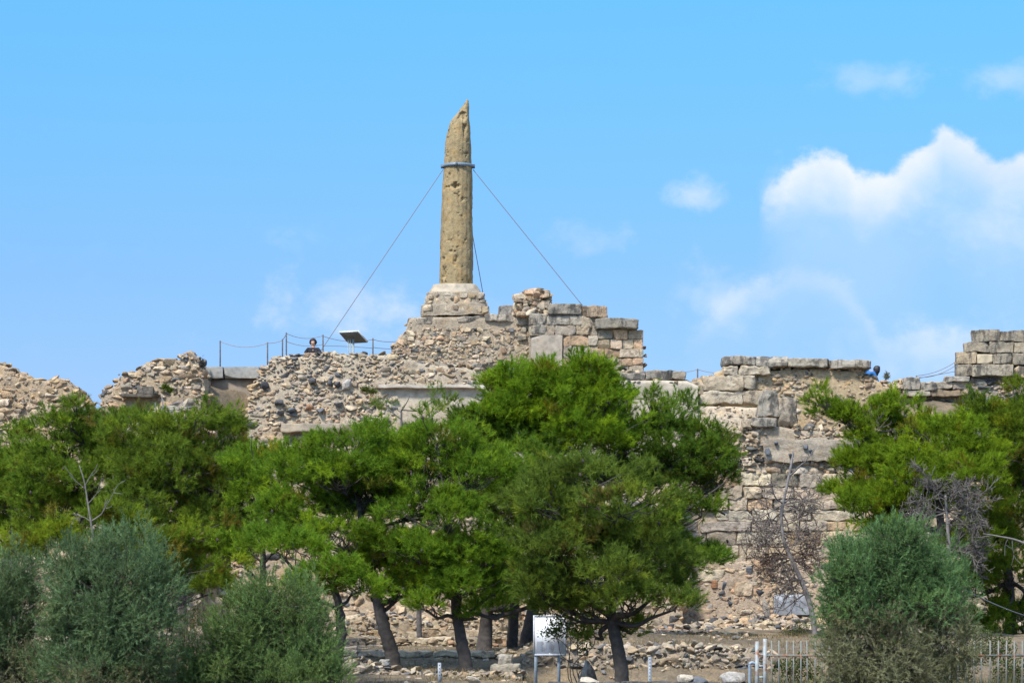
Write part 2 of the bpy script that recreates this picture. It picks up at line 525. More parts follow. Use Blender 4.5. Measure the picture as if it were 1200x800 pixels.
class Wall:
    """ruined wall: top line and foot given where the photograph shows them, at distance Y"""

    def __init__(s, name, label, cat, top, foot, Y, depth=2.5, batter=0.0, group=None, seed=1):
        s.Y, s.depth, s.batter = Y, depth, batter
        tp = np.array([W(a, b, Y) for a, b in top])
        s.tx, s.tz = tp[:, 0], tp[:, 2]
        s.x0, s.x1 = s.tx[0], s.tx[-1]
        s.zb = CAMZ + (HOR - foot) * Y / F
        s.r = rng_for(seed)
        s.seed = seed
        s.th = thing(name, label, cat, ((s.x0 + s.x1) / 2, Y, s.zb), group)
        s.mb = MB()

    def top(s, x):
        return np.interp(x, s.tx, s.tz)

    def yf(s, z):
        return s.Y + (z - s.zb) * s.batter

    def core(s, mat=None, col=(0.36, 0.29, 0.21), amp=0.10, step=0.12, inset=0.045, drop=0.08, name='mortar_core'):
        nx = max(4, int((s.x1 - s.x0) / step))
        xs = np.linspace(s.x0, s.x1, nx + 1)
        H = max(s.tz) - s.zb
        nz = max(4, int(H / step))
        nb = 8
        rows = []
        for t in np.linspace(0, 1, nz + 1):
            zt = s.top(xs) - drop
            z = s.zb + (zt - s.zb) * t
            rows.append(np.stack([xs, s.yf(z) + inset, z], 1))
        for t in np.linspace(0, 1, nb + 1)[1:]:
            zt = s.top(xs) - drop
            rows.append(np.stack([xs, s.yf(zt) + inset + (s.depth - inset) * t, zt], 1))
        yb = rows[-1][:, 1]
        rows.append(np.stack([xs, np.maximum(yb, s.Y + s.depth), np.full_like(xs, s.zb)], 1))
        P = np.concatenate(rows)
        d = amp * 0.30 * fbm(P, 1.3, 4, s.seed)
        d2 = amp * 0.6 * fbm(P, 1.1, 3, s.seed + 9)
        nv = len(rows)
        P = P + np.stack([np.zeros_like(d), d, d2], 1)
        q = []
        for j in range(nv - 1):
            i = np.arange(nx)
            q.append(np.stack([j * (nx + 1) + i, j * (nx + 1) + i + 1, (j + 1) * (nx + 1) + i + 1, (j + 1) * (nx + 1) + i], 1))
        mb = MB()
        c = np.array(col)
        mb.add(P, np.concatenate(q), None, c)
        # ends
        for e in (0, nx):
            ring = P[np.arange(nv) * (nx + 1) + e]
            cen = ring.mean(axis=0)
            v = np.concatenate([ring, [cen]])
            idx = np.arange(nv)
            nxt = (idx + 1) % nv
            t = np.stack([np.full(nv, nv), idx, nxt], 1)
            mb.add(v, None, t if e == 0 else t[:, ::-1], c)
        mb.build(name, mat or M_MORT, s.th)

    def rubble(s, H=0.17, mix=MIX_GREY, dark=0.10, protos=PR_ROCK, gap=0.05, lo=None, hi=None, xlo=None, xhi=None, avoid=(), jit=0.3, asp=(1.15, 2.8), dep=0.16, fill=0.97, tilt=0.18, edge=True, big=0.04, sink=0.84, small=2.0):
        r = s.r
        x0 = s.x0 if xlo is None else W(xlo, 0, s.Y)[0]
        x1 = s.x1 if xhi is None else W(xhi, 0, s.Y)[0]
        z0 = s.zb if lo is None else W(0, lo, s.Y)[2]
        z1 = s.tz.max() if hi is None else W(0, hi, s.Y)[2]
        av = [(W(a, d, s.Y)[[0, 2]], W(c, b, s.Y)[[0, 2]]) for a, b, c, d in avoid]
        z = z0
        while z < z1:
            h = H * r.uniform(0.65, 1.4)
            x = x0 + r.uniform(-0.1, 0.05)
            while x < x1:
                hh = h * r.uniform(0.7, 1.2)
                w = hh * r.uniform(*asp)
                cx, cz = x + w / 2, z + h / 2 + r.normal() * jit * h * 0.5
                x += w * fill
                if r.random() < gap or cx > x1 + 0.05 or cz > z1:
                    continue
                if cz + hh * 0.30 > s.top(cx):
                    continue
                if any(a[0] < cx < b[0] and a[1] < cz < b[1] for a, b in av):
                    continue
                pd = dark * (1 + 1.5 * vnoise(np.array([[cx, cz, s.seed]]), 0.7, 4)[0])
                col = pick([('dark', 1), ('blue', 1)], r) if r.random() < pd else pick(mix, r)
                f = 1.5 if r.random() < big else 1.0
                d = dep * r.uniform(0.7, 1.4)
                stone(s.mb, (cx, s.yf(cz) + d * sink + r.normal() * 0.028, cz), (w * 0.57 * f, d, hh * 0.60 * f), col, r, protos, tilt)
            z += h * 0.9
        # small pinning stones in the joints
        n = int(small * 0.55 * (x1 - x0) * max(0.1, min(z1, s.tz.max()) - z0) / (H * H))
        for _ in range(n):
            cx, cz = r.uniform(x0, x1), r.uniform(z0, min(z1, s.tz.max()))
            if r.random() < gap * 0.8 or cz > s.top(cx) - 0.03 or any(a[0] < cx < b[0] and a[1] < cz < b[1] for a, b in av):
                continue
            hh = H * r.uniform(0.16, 0.42)
            col = pick([('dark', 1), ('blue', 1)], r) if r.random() < dark * 0.8 else pick(mix, r)
            stone(s.mb, (cx, s.yf(cz) + hh * 0.5, cz), (hh * r.uniform(0.8, 1.6), hh, hh * r.uniform(0.6, 1)), col, r, PR_SMALL, 0.4)
        if edge:
            x = x0
            while x < x1:
                w = H * r.uniform(0.8, 2.0)
                zt = s.top(x + w / 2)
                if zt < z1 + 0.3 and zt > z0:
                    for k in range(3):
                        hh = H * r.uniform(0.5, 0.95)
                        col = pick([('dark', 1), ('blue', 1)], r) if r.random() < dark * 1.3 else pick(mix, r)
                        stone(s.mb, (x + w / 2 + r.normal() * 0.05, s.yf(zt) + 0.1 + k * s.depth * 0.3 + r.uniform(0, 0.2), zt - hh * 0.35 + r.normal() * 0.03), (w * 0.55, 0.2, hh * 0.55), col, r, protos, tilt)
                x += w * 0.9
        return s

    def courses(s, rows, widths=(0.6, 1.3), mix=MIX_PALE, depth=0.5, xlo=None, xhi=None, rough=0.035, gap=0.0, proud=0.0, dark=0.0, mb=None):
        """squared courses: rows = list of photograph rows that bound them"""
        r = s.r
        mb = mb or s.mb
        a0 = xlo if xlo is not None else 600 + s.x0 * F / s.Y
        a1 = xhi if xhi is not None else 600 + s.x1 * F / s.Y
        k = F / s.Y
        for y0, y1 in zip(rows[:-1], rows[1:]):
            x = a0 - r.uniform(0, widths[0] * 0.7) * k
            while x < a1:
                w = r.uniform(*widths) * k
                e = min(x + w, a1)
                if e - max(x, a0) > 3 and r.random() >= gap:
                    c = pick(mix, r)
                    block(mb, max(x, a0) + 0.2, y0 + r.uniform(0.1, 0.7), e - 0.2, y1 - r.uniform(0, 0.4), s.Y + r.uniform(-0.03, 0.05), depth, c, r, rough, k=r.uniform(9, 18), proud=proud)
                x += w
        return s

    def done(s, name='stone_facing', mat=None):
        if s.mb.n:
            s.mb.build(name, mat or M_RUB, s.th)
        s.mb = MB()
        return s

    def part_block(s, name, px0, py0, px1, py1, col, mat=None, depth=0.7, rough=0.03, proud=0.0, k=16, Y=None, label=None, tilt=0.012):
        mb = MB()
        block(mb, px0, py0, px1, py1, Y or s.Y, depth, col, s.r, rough, k, tilt, proud)
        o = mb.build(name, mat or M_GREY, s.th)
        if label:
            o['label'] = label
        return o


GREYC, DGREY, WARMC, PALEC = (0.325, 0.295, 0.24), (0.265, 0.24, 0.195), (0.38, 0.315, 0.225), (0.43, 0.375, 0.285)
RUIN = 'ruined walls of the hilltop sanctuary'

# A: ochre rubble wall at the left edge
w = Wall('rubble_wall', 'ochre rubble wall at the left edge of the ruin, its top stepping down to a gap', 'wall',
         [(-60, 410), (0, 424), (8, 426), (18, 434), (28, 440), (40, 442), (55, 443), (66, 440), (73, 442), (80, 448), (88, 456), (94, 466), (100, 480), (104, 520)], 640, 91, 3, 0.06, RUIN, 11)
w.core(col=(0.40, 0.31, 0.21), amp=0.16)
w.rubble(0.19, MIX_OCHRE, 0.04, dep=0.18, tilt=0.2, big=0.06, sink=0.8).done()

# B: broken tower left
w = Wall('rubble_wall', 'broken rubble tower with a timber lintel over a shallow niche', 'wall',
         [(114, 520), (115, 462), (122, 454), (130, 451), (136, 447), (138, 437), (150, 434), (160, 432), (165, 425), (185, 421), (208, 417), (214, 413), (220, 411), (228, 416), (232, 425), (237, 436), (241, 460)], 620, 92, 3, 0.03, RUIN, 12)
w.core(col=(0.37, 0.30, 0.21), amp=0.14)
w.rubble(0.18, MIX_WARM, 0.07, avoid=[(145, 466, 185, 480), (165, 438, 182, 446)], dep=0.18, tilt=0.2, sink=0.82).done()
w.part_block('timber_lintel', 143, 462.5, 188, 466, (0.10, 0.085, 0.065), M_WOOD, 0.9, 0.015, 0.35)
w.part_block('mortar_patch', 161, 453, 180, 462, (0.17, 0.15, 0.12), M_GREY, 0.4, 0.02, 0.14)

# C: capped plaster wall in the dip
w = Wall('plaster_wall', 'low grey plaster wall under two concrete coping slabs, beside the broken tower', 'wall',
         [(234, 444), (262, 444), (304, 444)], 640, 94.6, 2.5, 0.02, RUIN, 13)
w.core(M_PLAS, (0.25, 0.21, 0.165), amp=0.06, inset=0.0, drop=0)
w.rubble(0.17, MIX_GREY, 0.12, lo=560, hi=462, gap=0.45, edge=False, dep=0.1).done()
for a, b in ((234, 262), (262, 304)):
    w.part_block('coping_slab', a + .3, 430, b - .3, 443.4, (0.31, 0.305, 0.28), M_PLAS, 1.4, 0.012, 0.16, 30)

# D: main rubble bastion
w = Wall('rubble_wall', 'tall grey rubble bastion studded with dark boulders under the rope fence', 'wall',
         [(288, 470), (293, 450), (300, 436), (306, 428), (314, 418), (322, 413), (335, 412), (350, 411), (368, 410), (385, 409), (400, 411), (425, 411), (445, 411), (462, 411), (480, 414), (495, 421), (540, 424), (566, 428)], 660, 92.6, 3.2, 0.14, RUIN, 14)
w.core(col=(0.41, 0.345, 0.255), amp=0.12)
w.rubble(0.145, MIX_GREY, 0.08, lo=452, xhi=470, dep=0.17, tilt=0.28, big=0.06)
w.rubble(0.18, MIX_GREY, 0.10, lo=452, xlo=468, xhi=566, hi=428, dep=0.15, gap=0.25)
w.rubble(0.17, MIX_WARM, 0.11, lo=520, hi=450, xhi=460, dep=0.15, gap=0.12, edge=False, big=0.02)
w.rubble(0.23, MIX_WARM, 0.09, lo=660, hi=520, dep=0.2, gap=0.12, edge=False, tilt=0.3).done()
for (a, b, rx, rz, c) in ((408, 451, 7, 6.5, 'lgrey'), (366, 446, 5, 4.5, 'dark'), (387, 449, 3.5, 3.3, 'dark'), (396, 451, 4, 3.5, 'dark'), (328, 472, 6, 3.2, 'dark'), (344, 481, 7, 3, 'blue'), (363, 478, 4.5, 4, 'rust'), (397, 475, 6, 3, 'blue'), (376, 481, 5, 2.5, 'blue'), (330, 485, 5, 3, 'blue'), (312, 453, 6, 4.5, 'dark')):
    p = W(a, b, 93.6)
    mb = MB()
    stone(mb, (p[0], w.yf(p[2]) - 0.02, p[2]), (rx * 93.6 / F, 0.2, rz * 93.6 / F), PAL[c], w.r)
    mb.build('boulder', M_RUB, w.th)
for a, b, y0, y1, c in ((482, 536, 427, 437, GREYC), (492, 560, 435, 450, (0.36, 0.33, 0.28)), (536, 575, 431, 446, DGREY), (552, 573, 426, 432, DGREY)):
    w.part_block('ledge_slab', a, y0, b, y1, c, M_GREY, 1.2, 0.06, 0.15, 6, 93.9)

# plaster retaining wall behind the pine tops
w = Wall('plaster_wall', 'long pale plastered retaining wall below the column terrace, behind the pine tops', 'wall',
         [(446, 453), (520, 453), (572, 452), (578, 446), (700, 445), (760, 445), (806, 446), (818, 452)], 640, 93.3, 3, 0.02, RUIN, 15)
w.core(M_PLAS, (0.40, 0.355, 0.28), amp=0.05, inset=0, drop=0)
w.part_block('ledge_slab', 444, 451.5, 570, 455, (0.42, 0.38, 0.32), M_PLAS, 1.4, 0.03, 0.12)
w.part_block('ledge_slab', 330, 497, 432, 507, (0.33, 0.28, 0.21), M_PLAS, 1.0, 0.03, 0.4)
for a, b, y0 in ((716, 757, 436), (757, 790, 433), (789, 804, 434), (690, 718, 434)):
    w.part_block('coping_slab', a, y0, b, 444.2, DGREY, M_GREY, 1.3, 0.04, -0.2, 10)
w.rubble(0.15, MIX_GREY, 0.2, lo=446, hi=440, xlo=720, xhi=845, edge=True, dep=0.2).done()

# F: coursed masonry podium under the column
w = Wall('masonry_podium', 'coursed small-stone podium with a slanting left edge, carrying the column', 'podium',
         [(458.5, 416), (459.5, 405), (464, 399), (470, 391), (477, 385), (478, 374), (483, 371), (497, 370.5), (530, 370.5), (570, 370.5), (600, 370), (624, 370)], 440, 97, 7, 0.0, RUIN, 16)
w.core(col=(0.36, 0.30, 0.22), amp=0.05, drop=0.02, inset=0.02)
w.rubble(0.15, MIX_WARM, 0.05, protos=PR_SQ, asp=(0.9, 2.1), dep=0.10, gap=0.05, jit=0.12, tilt=0.05, sink=0.86, big=0.02, hi=382)
w.rubble(0.17, MIX_WARM, 0.05, protos=PR_SQ, asp=(1.0, 1.9), dep=0.10, gap=0.1, lo=412, hi=395, xhi=540, edge=False, jit=0.1, tilt=0.05, sink=0.78).done()
for a, b, y0, y1 in ((478.5, 507, 371.5, 380), (536, 568, 370.5, 379), (568, 604, 368.5, 377), (604, 622, 369, 380.5)):
    w.part_block('coping_slab', a, y0, b, y1, np.array((0.345, 0.30, 0.235)) * w.r.uniform(0.85, 1.15), M_GREY, 0.9, 0.045, w.r.uniform(-0.03, 0.06), 9)

# G + column: pedestal and shaft
cx0, cy0 = W(534, 0, 100)[0], 100.0


def frustum(mb, x0b, x1b, x0t, x1t, pyb, pyt, Y, col, rough=0.04, seed=1, n=6.0, depthf=1.0):
    """rounded-square drum between two photograph rows"""
    ns, nr = 72, 10
    th = np.arange(ns) * 2 * math.pi / ns
    rows = []
    for t in np.linspace(0, 1, nr + 1):
        xa, xb = x0b + (x0t - x0b) * t, x1b + (x1t - x1b) * t
        py = pyb + (pyt - pyb) * t
        c, hw = W((xa + xb) / 2, py, Y), (xb - xa) / 2 * Y / F
        u = (np.abs(np.cos(th)) ** n + np.abs(np.sin(th)) ** n) ** (-1 / n)
        rows.append(np.stack([c[0] + hw * u * np.cos(th), Y + hw * depthf * u * np.sin(th), np.full(ns, c[2])], 1))
    top = rows[-1].copy()
    cc = top.mean(axis=0)
    for sc in (0.97, 0.6, 0.01):
        rows.append(cc + (top - cc) * sc)
    P = np.concatenate(rows)
    P = P + np.stack([fbm(P, 2.2, 4, seed), fbm(P, 2.2, 4, seed + 3), 0.6 * fbm(P, 2.2, 4, seed + 5)], 1) * rough
    q = []
    i = np.arange(ns)
    for j in range(len(rows) - 1):
        q.append(np.stack([j * ns + i, j * ns + (i + 1) % ns, (j + 1) * ns + (i + 1) % ns, (j + 1) * ns + i], 1))
    mb.add(P, np.concatenate(q), None, col)


ped = thing('column_pedestal', 'stepped rough stone pedestal with a smooth cement cap, under the lone column', 'pedestal', W(534, 370, 100))
r = rng_for(21)
mb = MB()
frustum(mb, 494.5, 571, 495, 570.5, 373, 359.5, 100, (0.34, 0.29, 0.22), 0.06, 2, 7)
mb.build('lower_step', M_MORT, ped)
mb = MB()
frustum(mb, 499, 568, 501, 565, 361, 345, 100, (0.35, 0.30, 0.225), 0.06, 3, 5)
mb.build('middle_step', M_MORT, ped)
mb = MB()
frustum(mb, 501, 566, 509, 557, 349, 335, 100, (0.36, 0.315, 0.24), 0.04, 4, 4)
mb.build('cement_cap', M_PLAS, ped)
mb = MB()
for yb, hw, hb in ((366, 37.5, 5.5), (357, 33.5, 4.5), (350, 32.5, 3.5)):
    k = 100 / F
    for side in range(4):
        x = -hw
        while x < hw:
            ww = r.uniform(6, 14)
            xc = min(x + ww / 2, hw - 2)
            if r.random() > 0.25:
                c3 = W(534, yb + r.normal() * 0.8, 100)
                off = rotz(side * math.pi / 2) @ np.array([xc * k, -hw * k * 0.935, 0])
                s = np.array([ww * 0.5 * k, 0.13, hb * k * r.uniform(0.7, 1.1)])
                if side % 2:
                    s = s[[1, 0, 2]]
                stone(mb, c3 + off, s, pick(MIX_WARM, r), r, PR_SQ, 0.06)
            x += ww
mb.build('rubble_facing', M_RUB, ped)

col = thing('ancient_column', 'lone tall tawny limestone column shaft with a broken pointed tip', 'column', W(534, 335, 100))
prof = [(336, 514.5, 554.5), (331, 515, 554.3), (315, 515.2, 554.2), (300, 515.6, 554.4), (285, 515.8, 554.2), (268, 516.4, 554.2), (250, 516.8, 554), (235, 517.8, 553.6), (215, 518.6, 553.6), (200, 519.4, 553.4), (185, 520.2, 552.8), (170, 521.4, 552.2), (160, 523, 551.6), (150, 525.6, 551), (146, 526.6, 550.6), (141, 529, 550.2), (137, 532, 550.4), (131, 536.6, 550.2), (126, 540.2, 550.1), (121, 543.8, 549.9), (118, 545.8, 549.2), (116.5, 546.6, 548.6)]
prof = np.array(prof)
ns, nr = 120, 260
th = np.arange(ns) * 2 * math.pi / ns
rows = []
for py in np.linspace(336, 116.5, nr):
    xa = np.interp(-py, -prof[:, 0], prof[:, 1])
    xb = np.interp(-py, -prof[:, 0], prof[:, 2])
    c, hw = W((xa + xb) / 2, py, 100), (xb - xa) / 2 * 100 / F
    full = np.interp(-py, [-336, -160, -146, -116.5], [0.58, 0.47, 0.42, 0.11])
    yo = np.interp(-py, [-160, -140, -116.5], [0, 0.0, 0.10])
    fl = 1 - 0.018 * np.abs(np.sin(th * 10))
    rows.append(np.stack([c[0] + hw * np.cos(th) * fl, 100 + yo + full * np.sin(th) * fl, np.full(ns, c[2])], 1))
tip = rows[-1].mean(axis=0)
rows.append(tip + (rows[-1] - tip) * 0.05)
P = np.concatenate(rows)
ax = np.stack([np.repeat([q_[:, 0].mean() for q_ in rows], ns), np.repeat([q_[:, 1].mean() for q_ in rows], ns), P[:, 2]], 1)
nrm = unit(P - ax)
d = 0.010 * fbm(P, 1.3, 3, 4) + 0.006 * fbm(P, 6.0, 3, 6) - 0.05 * np.clip(fbm(P * np.array([1, 1, 0.35]), 2.6, 3, 55) - 0.35, 0, 1)
pit = np.clip(fbm(P * np.array([1, 1, 0.8]), 3.0, 4, 31) - 0.60, 0, 0.4)
pit2 = np.clip(fbm(P, 7.5, 3, 77) - 0.60, 0, 0.4)
d = d - 0.30 * pit - 0.14 * pit2
P = P + nrm * d[:, None]
# long erosion scars
q = []
i = np.arange(ns)
for j in range(len(rows) - 1):
    q.append(np.stack([j * ns + i, j * ns + (i + 1) % ns, (j + 1) * ns + (i + 1) % ns, (j + 1) * ns + i], 1))
mb = MB()
mb.add(P, np.concatenate(q), None, (0.285, 0.222, 0.122))
mb.build('shaft', M_COLU, col)
# steel band
bandz = W(0, 195, 100)[2]
bx = W(536.6, 0, 100)[0]
mb = MB()
ns = 48
th = np.arange(ns) * 2 * math.pi / ns
ring = []
for (dr, dz) in ((0.0, -0.055), (0.022, -0.055), (0.022, 0.055), (0.0, 0.055)):
    ring.append(np.stack([bx + (0.515 + dr) * np.cos(th), 100 + (0.53 + dr) * np.sin(th), np.full(ns, bandz + dz)], 1))
P = np.concatenate(ring)
i = np.arange(ns)
q = np.concatenate([np.stack([j * ns + i, j * ns + (i + 1) % ns, ((j + 1) % 4) * ns + (i + 1) % ns, ((j + 1) % 4) * ns + i], 1) for j in range(4)])
mb.add(P, q, None, (0.13, 0.19, 0.24))
band = mb.build('steel_band', M_STEEL, col)
for ang in (math.pi, 0, math.pi / 2, math.radians(-95)):
    mb = MB()
    cx, cy = bx + 0.57 * math.cos(ang), 100 + 0.585 * math.sin(ang)
    box(mb, (-0.09, -0.03, -0.075), (0.03, 0.03, 0.07), (0.09, 0.12, 0.15), rotz(ang), (cx, cy, bandz))
    mb.build('bolt_lug', M_STEEL, band)


def cable(name, label, cat, pts, rad, colr, group=None, sag=0.0):
    pts = np.array(pts, float)
    if len(pts) == 2:
        t = np.linspace(0, 1, 24)[:, None]
        p = pts[0] * (1 - t) + pts[1] * t
        p[:, 2] -= (4 * t * (1 - t) * sag)[:, 0]
        pts = p
    mb = MB()
    tube(mb, pts, rad, 6, colr)
    o = mb.build(name, M_CABLE, origin=pts[-1])
    return tag(o, label, cat, group)


GC = (0.14, 0.13, 0.105)
cable('guy_cable', 'long taut steel cable from the column band down left to the rope fence', 'cable', [W(519, 199, 100), W(367, 400, 97.3) + [0, 0, -0.7]], 0.013, GC, 'steel cables bracing the column')
cable('guy_cable', 'taut steel cable from the column band down right onto the ashlar pier', 'cable', [W(554.5, 199, 100), W(683, 358.5, 99.0)], 0.013, GC, 'steel cables bracing the column')
cable('guy_cable', 'short steel cable dropping behind the column shaft towards the pedestal', 'cable', [W(540, 198, 100.5), W(571, 372, 106)], 0.014, GC, 'steel cables bracing the column')

# H: ashlar pier to the right of the podium
w = Wall('ashlar_pier', 'squared stone pier with overhanging slabs and a rubble heap on top, right of the podium', 'wall',
         [(620, 369), (640, 369), (642, 359), (708, 361), (711, 372), (744, 377), (747, 388), (753.5, 389), (754.5, 434)], 446, 96.6, 5.5, 0.0, RUIN, 17)
w.core(col=(0.32, 0.265, 0.20), amp=0.04, drop=0.03, inset=0.10)
r = w.r
w.courses([381, 393], (0.5, 1.1), MIX_GREY, 0.5, 640, 700, 0.04)
w.courses([386, 397.5, 409], (0.3, 0.75), MIX_WARM, 0.5, 700, 753.5, 0.03)
w.courses([409, 419, 428, 436], (0.35, 0.8), MIX_WARM, 0.5, 698, 754, 0.03)
w.courses([382, 393], (0.5, 0.9), MIX_GREY, 0.5, 620, 641, 0.03)
w.courses([393, 405, 420, 436], (0.5, 1.2), [('pink', 3), ('beige', 3), ('grey', 2), ('lgrey', 2)], 0.45, 660, 700, 0.03)
for (a, b) in ((755, 407), (755.5, 417), (754.5, 428)):
    p = W(a, b, 96.9)
    stone(w.mb, p, (0.07, 0.2, 0.06), PAL['brown'], r, PR_SQ)
w.done('ashlar_facing', M_ASH)
w.part_block('upright_slab', 622.5, 392.5, 659, 434, (0.33, 0.29, 0.235), M_PLAS, 0.5, 0.012, 0.02, 30)
for a, b, y0, y1, c, pr in ((641.5, 681, 356, 368.5, DGREY, 0.05), (681, 711.5, 358.5, 372, (0.34, 0.26, 0.18), 0.03), (641, 682, 369, 381, GREYC, 0.0), (682, 698, 371, 384, WARMC, 0.0), (697, 747.5, 373.5, 385.5, DGREY, 0.28), (620, 641, 368, 381, GREYC, 0.0), (622, 640, 381, 392, GREYC, 0.03)):
    w.part_block('coping_slab', a, y0, b, y1, c, M_GREY, 1.3, 0.04, pr, 10)
w.part_block('coping_slab', 585, 354.5, 610, 368.5, (0.24, 0.225, 0.20), M_GREY, 1.6, 0.04, -0.8, 7)
mb = MB()
for k in range(190):
    x = r.uniform(606, 643)
    topy = np.interp(x, [605, 607, 612, 620, 624, 632, 640, 642, 644], [366, 347, 343, 341, 339, 337.5, 340, 352, 358])
    y = r.uniform(topy + 2, 369)
    Y = 96.95 + r.uniform(-0.2, 0.5)
    s = r.uniform(0.09, 0.17)
    stone(mb, W(x, y, Y), (s * r.uniform(1, 1.5), s * 1.2, s * r.uniform(0.7, 1)), pick(MIX_WARM, r), r, PR_SQ, 0.15)
mb.build('rubble_heap', M_RUB, w.th)
# stones at the foot of the pier
w = Wall('rubble_wall', 'rough rubble footing below the pier, just above the pine tops', 'wall',
         [(560, 436), (600, 432), (640, 425), (662, 428), (690, 431), (720, 430), (760, 436)], 452, 95.6, 2.0, 0, RUIN, 18)
w.core(amp=0.1)
w.rubble(0.19, MIX_GREY, 0.1, tilt=0.3).done()

# J: right wall with long capstones
w = Wall('ruined_wall', 'long broken wall under a line of weathered grey capstones, right of the pier', 'wall',
         [(800, 446), (812, 446), (822, 442), (836, 438), (846, 433), (849, 428), (900, 429), (960, 430), (1012, 430), (1018, 436), (1024, 441), (1036, 446), (1050, 452)], 660, 94.2, 3.5, 0.02, RUIN, 19)
w.core(col=(0.42, 0.325, 0.20), amp=0.12, inset=0.02)
w.rubble(0.16, MIX_OCHRE, 0.08, lo=470, hi=430, xlo=905, xhi=1050, gap=0.5, dep=0.10)
w.rubble(0.17, MIX_WARM, 0.08, lo=464, hi=438, xlo=880, xhi=940, gap=0.15, dep=0.15, edge=False)
w.rubble(0.20, MIX_WARM, 0.06, lo=480, hi=436, xlo=802, xhi=850, gap=0.1, dep=0.2)
w.rubble(0.2, MIX_WARM, 0.06, lo=660, hi=480, gap=0.15, edge=False).done()
for a, b, y0, y1, c in ((848, 886, 417, 428, GREYC), (886, 923, 418, 429.5, GREYC), (923, 972, 419.5, 430, (0.36, 0.32, 0.25)), (972, 1021, 422, 432, (0.34, 0.31, 0.25))):
    w.part_block('capstone', a, y0, b, y1, c, M_GREY, 1.5, 0.05, 0.12, 9)
for a, b, y0, y1, c in ((849, 865, 428.5, 439, PALEC), (866, 902, 428.5, 440, PALEC), (823, 872, 441, 458, WARMC), (852, 886, 439, 455, PALEC), (821, 869, 458.5, 474, PALEC), (869, 892, 459, 474, WARMC), (805, 826, 446, 462, WARMC)):
    w.part_block('squared_block', a, y0, b, y1, c, M_ASH, 0.9, 0.07, 0.13, 8)

# sandy ramp between the walls
w = Wall('plaster_wall', 'pale crumbling plaster slope below the broken wall blocks, beside the tree', 'wall',
         [(790, 474), (812, 473), (850, 474), (892, 476), (905, 500)], 660, 93.0, 2.0, 0.1, RUIN, 20)
w.core(M_MORT, (0.52, 0.44, 0.33), amp=0.09, inset=0, drop=0)
w.rubble(0.11, MIX_PALE, 0.05, gap=0.80, lo=510, dep=0.1, edge=False)
w.rubble(0.26, MIX_PALE, 0.05, gap=0.05, lo=660, hi=508, dep=0.16, edge=False).done()
# two big standing blocks
r = rng_for(31)
for (a, b, y0, y1, c, lab) in ((886, 912, 457, 488, GREYC, 'upright tapering grey block standing on the ledge under the capstones'), (911.5, 934, 466, 501, (0.31, 0.265, 0.20), 'squarer brown-grey block standing right beside the tapering one')):
    mb = MB()
    block(mb, a, y0, b, y1, 92.5, 0.9, c, r, 0.06, 10)
    v = mb.v[0]
    ctr = v.mean(axis=0)
    if a < 900:
        t = (v[:, 2] - v[:, 2].min()) / np.ptp(v[:, 2])
        v[:, 0] = ctr[0] + 0.12 * t + (v[:, 0] - ctr[0]) * (1.08 - 0.42 * t)
    o = mb.build('standing_block', M_GREY, origin=W((a + b) / 2, y1, 92.9))
    tag(o, lab, 'stone block', 'standing stone blocks on the ledge')
# ledge and lower retaining wall in courses
w = Wall('ashlar_wall', 'high retaining wall of squared pale courses with a broad conglomerate band on top, behind the dead tree', 'wall',
         [(780, 540), (800, 535), (840, 522), (872, 500), (890, 491), (935, 500), (1000, 503), (1040, 500), (1060, 510)], 668, 91.4, 3, 0.015, RUIN, 22)
w.core(col=(0.36, 0.30, 0.22), amp=0.10, inset=0.10)
w.rubble(0.15, MIX_PALE, 0.08, lo=542, hi=492, xlo=800, xhi=898, gap=0.08, tilt=0.3)
w.rubble(0.15, MIX_WARM, 0.07, lo=516, hi=490, xlo=930, xhi=1060, gap=0.08, tilt=0.3)
w.rubble(0.28, MIX_PALE, 0.04, lo=556, hi=541, xlo=880, xhi=1010, asp=(1.1, 2.0), gap=0.1, edge=False, jit=0.1)
w.courses([554, 570], (0.5, 1.1), MIX_PALE, 0.5, 790, 1000, 0.06, 0.06)
w.courses([570, 584, 597], (0.5, 1.4), MIX_PALE, 0.5, 780, 1020, 0.07, 0.08)
w.courses([597, 610, 622, 638], (0.7, 1.8), MIX_PALE, 0.5, 770, 1030, 0.05, 0.03)
w.courses([638, 653, 668], (0.8, 2.0), MIX_PALE, 0.5, 760, 1030, 0.05, 0.03)
w.rubble(0.16, MIX_PALE, 0.08, lo=556, hi=538, xlo=790, xhi=880, gap=0.1, edge=False).done('ashlar_facing', M_ASH)
w.part_block('conglomerate_band', 897, 514.5, 1003, 541, (0.36, 0.31, 0.24), M_MORT, 1.0, 0.07, 0.12, 14)
w.part_block('ledge_slab', 880, 489.5, 911, 500, GREYC, M_GREY, 0.9, 0.04, 0.05, 9)
w.part_block('ledge_slab', 871, 491, 882, 501, WARMC, M_ASH, 0.9, 0.04, 0.05, 9)
for (a, b, s_) in ((944, 524, 3.5), (950, 529, 2.5), (899, 528, 4), (910, 519, 2.5), (927, 533, 2.2), (985, 522, 2)):
    p = W(a, b, 91.3)
    mb = MB()
    stone(mb, p, (s_ * 0.03, 0.14, s_ * 0.025), PAL['blue'], w.r)
    mb.build('boulder', M_RUB, w.th)
